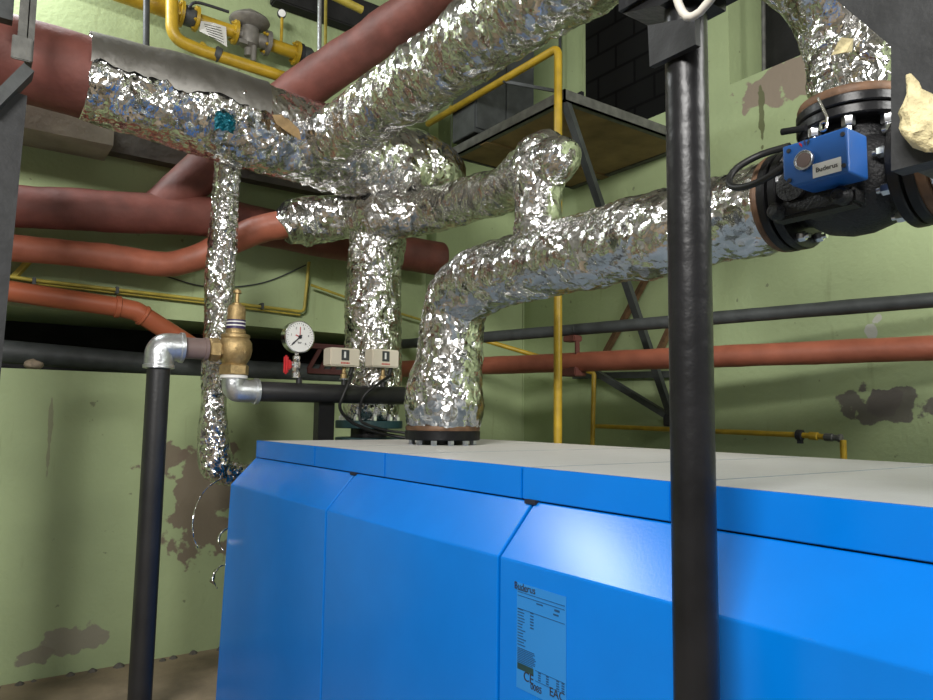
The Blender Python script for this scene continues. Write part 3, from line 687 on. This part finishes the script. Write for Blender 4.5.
# discharge pipe
xp = at(156, 420, 'Y', YM).x; xn = at(182, 350, 'Y', YM).x
t = thing('discharge_pipe', 'vertical black pipe with galvanised elbow left of the boiler', 'pipe', (xp, YM, 0))
MB().lathe((xn-.01, YM, zo), (1, 0, 0), [(.058, 0), (.058, xo-xn-.015), (.064, xo-xn-.013), (.064, xo-xn+.005)], 36).build('nipple', M['brownpipe'], t, 1)
zp = at(156, 368, 'Y', YM).z
eb = elb('elbow_body', t, V((xn-.01, YM, zo)), V((xp, YM, zo)), V((xp, YM, zp)), .074, M['galv'])
MB().lathe((xn-.016, YM, zo), (1, 0, 0), [(.07, 0), (.082, .004), (.082, .02), (.06, .026)], 36).build('collar', M['galv'], t, 1)
MB().lathe((xp, YM, zp-.004), (0, 0, 1), [(.06, 0), (.08, .004), (.08, .02), (.07, .026)], 36).build('collar', M['galv'], t, 1)
text('cast_mark', 'W', .03, V((xp+.035, YM-.073, zo+.005)), (1, 0, 0), (0, 0, 1), M['galv'], t, depth=.003)
tube('pipe_body', [(xp, YM, zp+.01), (xp-.004, YM, 1), (xp-.01, YM, 0)], .058, M['blackpipe'], t, seg=36)

# ---------------------------------------------------------------- black steel frame in front of the boiler
XP = 1.13
pc = at(691, 350, 'X', XP); pr_ = px(pc, 21.5)
t = thing('steel_post', 'heavy black round steel post standing in front of the boiler', 'post', (XP, pc.y, 0))
tube('post_body', [(XP, pc.y, z) for z in (0, .5, 1, 1.5, 1.9, at(640, 12, 'X', XP-.06).z+.01)], pr_, M['black'], t, seg=40)
za_ = at(685, 66, 'X', XP-.02).z
c1, c2, c3, c4 = at(651, 27, 'X', XP-.045), at(698, 18, 'X', XP-.045), at(699, 46, 'X', XP-.045), at(653, 68, 'X', XP-.045)
mb = MB(); mb.prism([(c1.y, c1.z), (c4.y, c4.z), (c3.y, c3.z), (c2.y, c2.z)], 'X', XP-.055, XP-.040); mb.build('welded_plate', M['platesteel'], t)
mb = MB(); l = at(619, 8, 'X', XP-.06); zbm = at(640, 12, 'X', XP-.06).z
e1_ = at(622, 12, 'X', XP-.06); e2_ = at(660, 30, 'X', XP-.06)
t = thing('steel_beam', 'black overhead steel beam resting on the round post at the top edge', 'beam', (XP, pc.y, zbm))
mb = MB(); mb.box((XP-.07, -.8, zbm+.02), (XP+.09, e1_.y, zbm+.20)); mb.prism([(e1_.y, zbm+.02), (e2_.y, zbm-.01), (pc.y-.05, zbm-.01), (pc.y-.05, zbm+.04), (e1_.y, zbm+.05)], 'X', XP-.06, XP+.06)
mb.build('beam_body', M['black'], t)
# gusset and stub
gA = at(836, 0, 'X', XP-.07); gB = at(891, 46, 'X', XP-.07); gC = at(891, 171, 'X', XP-.07)
mb = MB(); mb.prism([(gA.y+.02, zbm+.03), (gA.y, gA.z), (gB.y, gB.z), (gC.y, gC.z), (gC.y-.16, gC.z), (gC.y-.16, zbm+.03)], 'X', XP-.07, XP-.035)
mb.build('hanging_plate', M['platesteel'], t)
MB().box((XP-.035, gC.y-.16, gC.z), (XP+.05, gC.y-.02, zbm+.03)).build('stub', M['black'], t)
# wool scrap on the plate
c = at(922, 110, 'X', XP-.09)
mb = MB(); n = 14; rings = 10; vs = []
for i in range(rings):
    s = i/(rings-1)
    for k in range(n):
        th = 2*PI*k/n; wd = .003+.026*math.sin(min(1, s*1.25)*PI*.5)**1.2*(1 if s < .8 else (1-s)/.2*.7+.3)
        p = c+V((math.sin(th)*wd*.7, .0+math.cos(th)*wd-.012*s+.016*(1-s), .055-.115*s))
        vs.append(p+noise.noise_vector(p*45)*.008)
mb.add(vs, [(i*n+k, i*n+(k+1) % n, (i+1)*n+(k+1) % n, (i+1)*n+k) for i in range(rings-1) for k in range(n)]+[tuple(range(n)), tuple(range((rings-1)*n, rings*n))])
tag(mb.build('wool_scrap', M['wool'], None, 1), 'scrap of yellow mineral wool stuck to the hanging plate at the right edge', 'insulation scrap')
c = at(909, 142, 'X', XP-.08)
t = tag(sagcable('hose', [at(674, -12, 'X', XP-.12), at(679, 5, 'X', XP-.12), at(687, 17, 'X', XP-.12), at(700, 12, 'X', XP-.12), at(716, -8, 'X', XP-.12)], .0075, M['hose']),
        'cream hose dipping in a loop in front of the black beam', 'hose')

# ---------------------------------------------------------------- left-hand hanger frame
YF = 3.75
t = thing('pipe_hanger', 'dark steel hanger frame carrying the red end of the header at the left edge', 'hanger', (at(10, 300, 'Y', YF).x, YF, 0))
pa = at(27, 100, 'Y', YF); pb = at(2, 360, 'Y', YF)
xa = at(17, 230, 'Y', YF).x
mb = MB(); mb.prism([(-.12, pa.z+.05), (pa.x, pa.z+.02), (pb.x, pb.z), (pb.x-.04, 0), (-.16, 0)], 'Y', YF, YF+.12); mb.build('post', M['platesteel'], t)
a = at(30, 62, 'Y', YF-.02); tp = at(30, -20, 'Y', YF-.02)
w0 = at(20, 0, 'Y', YF-.02).x; w1 = at(37, 0, 'Y', YF-.02).x
mb = MB(); mb.box((w0, YF-.03, a.z), (w1-.025, YF-.02, ZC)); mb.box((w1-.03, YF-.03, a.z-.0), (w1, YF+.06, ZC)); mb.build('angle_iron', M['greysteel'], t)
mb = MB(); mb.box((w0-.08, YF+.04, a.z+.2), (w0-.02, YF+.1, ZC)); mb.build('rear_rod', M['darkgrey'], t)
mb = MB(); p0_ = at(28, 72, 'Y', YF-.01); p1_ = at(-12, 112, 'Y', YF-.01)
mb.beam(p0_, p1_, .05, .12, up=(0, 1, 0)); mb.build('brace', M['darkgrey'], t)
MB().box((w0-.02, YF-.045, a.z-.01), (w0+.06, YF-.03, a.z+.10), .004).build('clip', M['greysteel'], t)

# ---------------------------------------------------------------- pipes on the left wall
Y1 = 4.86
t = tag(tube('red_pipe', [at(-60, 198, 'Y', Y1), at(17, 206, 'Y', Y1), at(120, 212, 'Y', Y1), at(213, 218, 'Y', Y1), at(330, 240, 'Y', Y1), at(440, 259, 'Y', Y1)], [.125, .125, .130, .135, .135, .135], M['red'], None, seg=36, step=.03, amp=.005, sc=6, smooth=2),
        'thick dull red horizontal pipe along the left wall below the concrete beam', 'pipe')
Y2 = 5.0
t = thing('orange_pipe', 'orange-red pipe with collar and elbow dropping into the dark wall recess', 'pipe', at(60, 300, 'Y', Y2))
P_ = [at(-40, 287, 'Y', Y2), at(9, 291, 'Y', Y2), at(118, 307, 'Y', Y2), at(136, 311, 'Y', Y2), at(190, 345, 'Y', Y2+.04)]
tube('pipe_body', bend(P_, .08, 6), .062, M['orange'], t, seg=28)
d = (P_[2]-P_[1]).normalized(); MB().lathe(P_[2]-d*.02, d, [(.062, 0), (.07, .004), (.07, .03), (.064, .035)], 32).build('collar', M['orange'], t, 1)
d = (P_[4]-P_[3]).normalized(); MB().lathe(P_[3]+d*.04, d, [(.062, 0), (.07, .004), (.07, .02), (.064, .025)], 32).build('collar', M['orange'], t, 1)
# thin yellow pipe of the left wall
Y3 = 5.08
t = thing('gas_pipe', 'thin yellow pipe running along the left wall above the recess, turned up at its end', 'pipe', at(200, 299, 'Y', Y3))
tube('pipe_body', bend([at(-20, 272, 'Y', Y3), at(32, 280, 'Y', Y3), at(206, 300, 'Y', Y3), at(304, 312, 'Y', Y3), at(309, 262, 'Y', Y3)], .04, 5), .0115, M['yellowdull'], t, seg=12)
tube('second_line', bend([at(32, 283, 'Y', Y3+.02), at(206, 303, 'Y', Y3+.02), at(300, 315, 'Y', Y3+.02)], .04, 5), .008, M['yellowdull'], t, seg=10)
for x, y in ((34, 281), (262, 306), (117, 290)):
    p = at(x, y, 'Y', Y3); MB().box(p-V((.010, .02, .025)), p+V((.010, .05, .022)), .004).build('clamp', M['darkgrey'], t)
mb = MB(); mb.beam(at(13, 278, 'Y', 5.1), at(32, 258, 'Y', 5.05), .03, .03); tag(mb.build('wall_bracket', M['yellowdull']), 'small slanted yellow bracket at the far left above the orange pipe', 'bracket')
tag(tube('gas_pipe', bend([at(311, 285, 'Y', Y3-.03), at(345, 297, 'Y', Y3-.03), at(425, 321, 'Y', Y3-.03)], .02, 3), .010, M['yellowdull'], None, seg=12), 'thin yellow pipe sloping behind the upright riser', 'pipe')
tag(sagcable('cable', [at(120, 262, 'Y', 5.12), at(165, 276, 'Y', 5.12), at(210, 287, 'Y', 5.12), at(262, 283, 'Y', 5.12), at(306, 265, 'Y', 5.12)], .005, M['darkgrey']), 'thin dark wire sagging across the green wall above the yellow pipe', 'cable')
# inside the recess
Yd = YW+.3
tag(tube('dark_pipe', [at(-60, 345, 'Y', Yd), at(10, 352, 'Y', Yd), at(200, 368, 'Y', Yd), (2.8, Yd, at(200, 368, 'Y', Yd).z)], .075, M['darkgrey'], None, seg=24), 'dark grey pipe lying deep inside the wall recess', 'pipe')
p = at(330, 358, 'Y', Yd-.1)
mb = MB(); mb.box(p+V((-.18, 0, -.13)), p+V((.22, .05, -.09))); mb.box(p+V((-.18, 0, .07)), p+V((.22, .05, .11)))
for k in range(4): mb.beam(p+V((-.17+.1*k, .025, -.1)), p+V((-.07+.1*k, .025, .08)), .02, .03)
tag(mb.build('steel_truss', mat('dark_red_paint', (.06, .012, .01), .6)), 'small dark red lattice of steel bars in the recess behind the gauge', 'bracket')
p = at(33, 366, 'Y', YW+.06)
mb = MB(); 
vs = []; nr = 9; ns = 14
for i in range(nr):
    for k in range(ns):
        ph = PI*i/(nr-1); th = 2*PI*k/ns; q = V((math.sin(ph)*math.cos(th)*.055, math.sin(ph)*math.sin(th)*.04, .03+math.cos(ph)*.034)); q = q+noise.noise_vector(q*25)*.012
        vs.append(V((p.x, p.y, ZL))+V((q.x, q.y, max(0, q.z))))
mb.add(vs, [(i*ns+k, (i+1)*ns+k, (i+1)*ns+(k+1) % ns, i*ns+(k+1) % ns) for i in range(nr-1) for k in range(ns)])
tag(mb.build('stone', M['stone'], None, 1), 'small brown stone lying on the ledge of the wall recess', 'stone')

# ---------------------------------------------------------------- gas train high on the left wall
Y4 = 4.95
G = lambda x, y, Y=Y4: at(x, y, 'Y', Y)
t = thing('gas_line', 'yellow gas line with lever valve, pressure regulator and small gauge at top left', 'gas regulator', G(240, 50))
dx = (G(305, 57)-G(130, -2)).normalized()
s_ = px(G(240, 35), 1)
def on(x): # centre line of the train
    return G(x, 3+ (x-150)*.345)
tube('inlet_pipe', [on(60), on(180)], 8.5*s_, M['yellow'], t, seg=24)
def disc(x, r, wd, material, name='flange', nb=6):
    p = on(x); MB().lathe(p-dx*wd*s_/2, dx, [(r*s_*.5, 0), (r*s_, 0), (r*s_, wd*s_), (r*s_*.5, wd*s_)], 32).build(name, material, t, 1)
    if nb:
        mb = MB(); x_ = V((0, 0, 1)); y_ = dx.cross(x_).normalized()
        for k in range(nb):
            a_ = 2*PI*k/nb; hexbolt(mb, p-dx*wd*s_/2+(x_*math.cos(a_)+y_*math.sin(a_))*r*s_*.8, -dx, 1.7*s_, 1.6*s_)
        mb.build('flange_bolts', M['yellow'], t)
disc(181, 12.5, 3, M['yellow']); disc(196, 12, 3, M['yellow'])
MB().lathe(on(183), dx, [(9*s_, 0), (9.5*s_, 2*s_), (9.5*s_, 10*s_), (9*s_, 12*s_)], 28).build('ball_valve', M['darkgrey'], t, 1)
sagcable('lever', [G(189, 8, Y4-.08), G(192, 4, Y4-.1), G(200, 3, Y4-.1), G(229, 12, Y4-.12)], .010, M['ink'], t)
tube('filter_pipe', [on(196), on(236)], 6*s_, M['yellow'], t, seg=24)
disc(235, 12, 3, M['yellow'])
tp_ = []
for k, (x, y) in enumerate([(201, 21), (214, 23), (226, 27), (227, 47), (213, 38), (199, 31)]): tp_.append(G(x, y, Y4-.09+.02*(k % 3)))
o = MB().add(tp_, [tuple(range(6))]).build('paper_tag', M['paper'], t); sd = o.modifiers.new('s', 'SOLIDIFY'); sd.thickness = .002
mb = MB()
for k in range(6):
    a_ = G(204+k*1.0, 24+k*2.4, Y4-.094); b_ = G(221+k*.6, 28+k*2.9, Y4-.094-.012); mb.beam(a_, b_, .003, .004, up=(0, 1, 0))
mb.build('tag_print', M['ink'], t)
# regulator
c = on(249)
MB().lathe(c+V((0, 0, 14*s_)), (.0, .0, 1), [(8*s_, -6*s_), (19*s_, 0), (20*s_, 2*s_), (19*s_, 4*s_), (12*s_, 9*s_), (4*s_, 11*s_), (4*s_, 14*s_), (2*s_, 15*s_)], 40).build('diaphragm_housing', M['alu'], t, 1)
mb = MB(); mb.lathe(c+V((0, 0, -12*s_)), (0, 0, 1), [(4*s_, -8*s_), (4*s_, 0), (9*s_, 3*s_), (11*s_, 12*s_), (9*s_, 22*s_), (6*s_, 27*s_)], 24); mb.cyl(on(238), on(266), 7*s_, 20)
mb.box(c+V((-12*s_, -8*s_, -12*s_)), c+V((-3*s_, 0, -8*s_))); mb.cyl(c+V((4*s_, -4*s_, -26*s_)), c+V((4*s_, -4*s_, -10*s_)), 3*s_, 12)
mb.build('regulator_body', M['alu'], t, 1)
disc(267, 12.5, 4, M['alu'])
tube('outlet_pipe', [on(268), on(297)], 6.5*s_, M['yellow'], t, seg=24)
disc(296, 12.5, 3.5, M['yellow']); disc(300, 11.5, 3, M['ink'], nb=0)
MB().lathe(on(300), dx, [(8*s_, 0), (10*s_, 3*s_), (10*s_, 10*s_), (7*s_, 14*s_)], 24).build('end_valve', M['darkgrey'], t, 1)
tube('gauge_stem', [on(281), G(282, 18)], 1.6*s_, M['yellow'], t, seg=10)
MB().lathe(G(282.5, 13.5)+V((0, .02, 0)), (-.25, -1, -.1), [(4.4*s_, 0), (4.6*s_, 2*s_), (4.6*s_, 4*s_), (3.9*s_, 4*s_)], 24).build('gauge', M['ink'], t, 1)
MB().lathe(G(282.5, 13.5)+V((0, .02, 0)), (-.25, -1, -.1), [(3.8*s_, 0), (3.8*s_, 4.2*s_), (.01*s_, 4.3*s_)], 24).build('gauge_dial', M['white'], t, 1)
t = thing('gas_pipe', 'yellow bent pipe passing below the regulator at top left', 'pipe', G(173, 40))
yp = 4.78
tube('pipe_body', bend([at(172, -40, 'Y', yp), at(172, 38, 'Y', yp), at(200, 50, 'Y', yp), at(305, 84, 'Y', yp)], .13, 8), 5.6*s_, M['yellow'], t, seg=24)
p = at(217, 54, 'Y', yp); d = V((1, 0, -.28)).normalized(); MB().lathe(p-d*.02, d, [(6*s_, 0), (7*s_, .003), (7*s_, .04), (6*s_, .043)], 24).build('clamp', M['darkgrey'], t, 1)
tube('support_leg', [p+V((-.03, .03, 0)), p+V((-.05, .19, .13))], 3.2*s_, M['yellow'], t, seg=14)
tag(tube('conduit', [at(147, -40, 'Y', 4.7), at(146, 60, 'Y', 4.7)], .020, M['darkgrey'], None, seg=12), 'thin dark grey vertical rod in front of the yellow gas line', 'conduit')
tag(tube('conduit', [at(320, -40, 'Y', 4.7), at(319, 90, 'Y', 4.7)], .016, M['galv'], None, seg=12), 'pale vertical conduit left of the slanting red pipe', 'conduit')
tag(tube('gas_pipe', [at(326, -40, 'Y', 4.85), at(325, 90, 'Y', 4.85)], .012, M['yellowdull'], None, seg=12), 'thin yellow vertical pipe beside the pale conduit', 'pipe')
# yellow bars near the ceiling
a = at(340, 0, 'Y', 4.3); b = at(358, 8, 'Y', 4.3)
tag(tube('ceiling_pipe', [at(325, -8, 'Y', 4.4), at(362, 10, 'Y', 4.4)], .028, M['yellowdull'], None, seg=14), 'short yellow pipe under the ceiling above the red slanting pipe', 'pipe')

# ---------------------------------------------------------------- platform in the back corner
zP = H+1.975; xq = 2.99; y_n = 3.21; y_f = 4.47
t = thing('platform', 'steel-framed landing with brown board underside below the dark opening', 'platform', ((xq+XW)/2, (y_n+y_f)/2, zP))
MB().box((xq+.02, y_n+.02, zP+.01), (XW, y_f-.02, zP+.05)).build('board', M['wood'], t)
hf = .075
for a_, b_ in (((xq, y_n, zP), (xq+.012, y_f, zP+hf)), ((xq, y_n, zP), (XW, y_n+.012, zP+hf)), ((xq, y_f-.012, zP), (XW, y_f, zP+hf))):
    MB().box(a_, b_).build('frame_channel', M['greysteel'], t)
for a_, b_ in (((xq, y_n, zP), (xq+.05, y_f, zP+.010)), ((xq, y_n, zP), (XW, y_n+.05, zP+.010)), ((XW-.05, y_n, zP), (XW, y_f, zP+.010))):
    MB().box(a_, b_).build('frame_lip', M['greysteel'], t)
MB().box((xq+.02, 4.05, zP-.005), (XW, 4.13, zP+.01)).build('joist', M['wood'], t)
MB().box((xq+.02, y_n+.02, zP+.05), (XW, y_f-.02, zP+.074)).build('deck', M['concdark'], t)
# grey cabinet on it
ca = at(476, 90, 'Y', 4.135); cb = at(535, 60, 'Y', 4.135)
t = thing('metal_cabinet', 'dark grey two-door metal cabinet standing on the landing', 'cabinet', ((ca.x+cb.x)/2, 4.43, zP+.10))
MB().box((ca.x, 4.15, zP+.10), (cb.x, 4.44, zP+1.35), .004).build('cabinet_body', M['darkgrey'], t)
xm = (ca.x+cb.x)/2
for a_, b_ in ((ca.x+.01, xm-.004), (xm+.004, cb.x-.01)): MB().box((a_, 4.135, zP+.13), (b_, 4.152, zP+1.33), .003).build('cabinet_door', M['darkgrey'], t)
tag(MB().box((at(434, 120, 'Y', 5.05).x, 4.98, 0), (at(446, 120, 'Y', 5.05).x, YW, ZC)).build('wall_pilaster', wl), 'narrow pale green upright on the left wall beside the landing', 'pilaster')
tag(tube('conduit', [at(450, -40, 'Y', 5.11), at(450, 150, 'Y', 5.11)], .016, M['galv'], None, seg=12), 'pale vertical conduit left of the landing', 'conduit')
tag(tube('conduit', [at(560, -30, 'X', 4.2), at(560, 90, 'X', 4.2)], .014, M['darkgrey'], None, seg=12), 'dark vertical conduit above the yellow elbow', 'conduit')
tag(tube('conduit', [at(763, -40, 'X', XW+.1), at(764, 78, 'X', XW+.1)], .014, M['greysteel'], None, seg=12), 'thin vertical conduit inside the right-hand dark opening', 'conduit')
MBx = MB().box((XW-.03, oa-.01, zP+.75), (XW, oa+.04, zP+.83)); tag(MBx.build('door_hinge', M['ink']), 'black hinge on the left edge of the opening over the landing', 'hinge')
# yellow gas riser
yp_ = at(558, 300, 'X', 2.9)
t = thing('gas_riser', 'tall yellow gas pipe rising behind the boiler with elbow near the landing', 'pipe', (2.96, yp_.y, 0))
gx_ = 2.96; q = at(558, 200, 'X', gx_); top = at(556, 49, 'X', gx_)
zt_ = top.z; e_ = at(418, 121, 'Z', zt_)
tube('pipe_body', bend([(gx_, q.y, 0), (gx_, q.y, 2.2), (gx_, q.y, zt_), (gx_-.02, e_.y, zt_)], .055, 8), .0255, M['yellow'], t, seg=24)
b0 = at(506, 73, 'X', gx_); MB().lathe((gx_, b0.y, zt_), (0, 1, 0), [(.026, -.012), (.031, -.01), (.031, .01), (.026, .012)], 24).build('clamp', M['darkgrey'], t, 1)
mb = MB(); mb.beam((gx_, b0.y, zt_-.02), at(556, 91, 'X', gx_+.1), .02, .02); tag(mb.build('support_bar', M['darkgrey']), 'thin dark bar from the yellow elbow pipe to the landing corner', 'bar')
tag(tube('handrail', [at(450, 108, 'Y', 4.5), at(495, 122, 'Y', 4.5)], .022, M['yellow'], None, seg=16), 'short dull yellow rail crossing behind the yellow elbow pipe', 'rail')

# pipes before the right wall
def run(name, xl, yl, xr_, yr_, r, material, lab, xend=3.98):
    a = at(xl, yl, 'Y', 5.08); b = at(xr_, yr_, 'X', xend); d = (b-a); b = b+d*.06
    return tag(tube(name, [a+(b-a)*k/12 for k in range(13)], [r]*13, material, None, seg=28, step=.04, amp=.003 if r > .05 else .0015, sc=7, smooth=2), lab, 'pipe')
run('dark_pipe', 403, 344, 933, 300, .040, M['darkgrey'], 'long dark grey pipe before the right wall, the upper of two')
run('red_pipe', 403, 369, 933, 348, .066, M['redlow'], 'long rust-red jacketed pipe before the right wall, below the dark grey one')
c = at(570, 350, 'Y', 4.0)
t = thing('pipe_bracket', 'red painted bracket tying the dark pipe to the red pipe beside the yellow riser', 'bracket', c)
ln = at(403, 344, 'Y', 5.08); rn = at(933, 300, 'X', 3.98)
def hit(xpix, ypix): # point of the vertical plane of the runs
    n_ = V((rn.y-ln.y, -(rn.x-ln.x), 0)).normalized(); d = at(xpix, ypix, 'X', 3)-CAM
    return CAM+d*((ln-CAM).dot(n_)/d.dot(n_))
a = hit(571, 326); b = hit(571, 372)
MB().box(a-V((.03, .06, .05)), a-V((-.03, -.05, .01)), .006).build('clamp', M['darkgrey'], t)
MB().box(V((a.x-.04, a.y-.07, hit(571, 342).z)), V((a.x+.04, a.y+.04, hit(571, 336).z)), .006).build('seat', M['red'], t)
mb = MB(); mb.beam(V((a.x, a.y-.06, hit(571, 340).z)), V((b.x-.01, b.y-.07, b.z)), .035, .012, up=(0, 1, 0)); mb.build('strap', M['red'], t)
MB().box(b-V((.05, .09, .03)), b+V((.06, .05, .03)), .006).build('foot', M['red'], t)
# struts under the landing
low = at(672, 418, 'X', XW-.06)
def strut(name, p, q, w_, material, lab):
    mb = MB(); mb.beam(p, q, w_, w_*.8); return tag(mb.build(name, material), lab, 'strut')
strut('steel_strut', V((3.02, 3.24, zP+.02)), low, .05, M['darkgrey'], 'long dark green-grey strut from the landing corner down to the right wall')
strut('steel_strut', at(592, 370, 'Y', 4.1), low+V((-.02, .03, .02)), .055, M['darkgrey'], 'dark strut slanting down from the end of the yellow branch to the wall block')
strut('steel_strut', at(606, 352, 'X', XW-.05), at(655, 262, 'X', XW-.05), .045, M['rust'], 'rusty brown strut crossing the dark one below the foil pipe')
strut('steel_strut', at(659, 352, 'X', XW-.05), at(690, 285, 'X', XW-.05), .045, M['rust'], 'rusty brown strut just left of the round post')
strut('steel_rail', at(575, 376, 'X', XW-.03), at(690, 374, 'X', XW-.03), .06, M['darkgrey'], 'flat dark rail on the right wall just under the red pipe')
tag(MB().box(low-V((.04, .05, .06)), low+V((.05, .05, .03)), .006).build('wall_block', M['ink']), 'small black fixing block on the right wall behind the round post', 'bracket')
# yellow branch with drop and small gas line on the right wall
Y5 = 4.0
c = at(592, 373, 'Y', Y5)
t = thing('gas_branch', 'yellow branch pipe sloping right behind the yellow riser, then dropping', 'pipe', c)
tube('pipe_body', bend([at(430, 325, 'Y', 4.9), at(490, 342, 'Y', 4.62), at(594, 373, 'Y', Y5), at(592, 460, 'Y', Y5), V((at(592, 460, 'Y', Y5).x, Y5, 0))], .03, 5), .018, M['yellow'], t, seg=16)
t = thing('gas_line', 'thin yellow pipe with grey end valve along the right wall above the boiler lid', 'pipe', at(720, 431, 'X', 4.1))
xs = 4.12
P0, P1, P2 = at(592, 426, 'X', xs), at(800, 435, 'X', xs), at(826, 437, 'X', xs)
tube('pipe_body', [P0, P1, P2], .017, M['yellow'], t, seg=16)
dd = (P2-P1).normalized()
MB().lathe(P2-dd*.10, dd, [(.018, 0), (.024, .003), (.024, .05), (.018, .055)], 16).build('socket', M['yellow'], t, 1)
MB().lathe(P2-dd*.01, dd, [(.016, 0), (.023, .005), (.023, .05), (.018, .055), (.018, .08), (.024, .085), (.024, .10), (.01, .105)], 10).build('end_valve', M['greysteel'], t)
mb = MB(); mb.lathe(P1-dd*.02, dd, [(.02, 0), (.032, .003), (.032, .035), (.02, .038)], 12); mb.box(P1-V((.01, .015, .05)), P1+V((.01, .015, .0))); mb.build('clamp', M['ink'], t)
pe = at(843, 440, 'X', xs); tube('drop_leg', [pe, V((pe.x, pe.y, pe.z-.3))], .018, M['yellow'], t, seg=14)

# ---------------------------------------------------------------- ceiling lamps
for i, (loc, aim, sx, sy, wt, col) in enumerate(LAMPS):
    lab = ['long white ceiling lamp hanging near the left wall', 'long white ceiling lamp over the aisle behind the viewer', 'long white ceiling lamp near the right wall behind the viewer'][i]
    t = thing('ceiling_lamp', lab, 'lamp', loc)
    d = (V(aim)-V(loc)).normalized()
    l = bpy.data.lights.new('lamp_light', 'AREA'); l.shape = 'RECTANGLE'; l.size = sx; l.size_y = sy; l.energy = wt; l.color = col
    lo = bpy.data.objects.new('lamp_light', l); COL.objects.link(lo); lo.parent = t; lo.rotation_euler = d.to_track_quat('-Z', 'Y').to_euler()
    q = d.to_track_quat('-Z', 'Y'); ax, ay = q @ V((1, 0, 0)), q @ V((0, 1, 0)); o_ = V(loc)-d*.01
    v = [o_+ax*sx*.52*a_+ay*sy*.52*b_-d*c_ for c_ in (.0, .07) for a_, b_ in ((-1, -1), (1, -1), (1, 1), (-1, 1))]
    MB().add(v, [(0, 1, 2, 3), (4, 7, 6, 5), (0, 4, 5, 1), (1, 5, 6, 2), (2, 6, 7, 3), (3, 7, 4, 0)]).build('housing', M['white'], t)
    MB().cyl(V(loc)-d*.07, (loc[0]-d.x*.07, loc[1]-d.y*.07, ZC), .012, 10).build('suspension_rod', M['galv'], t)
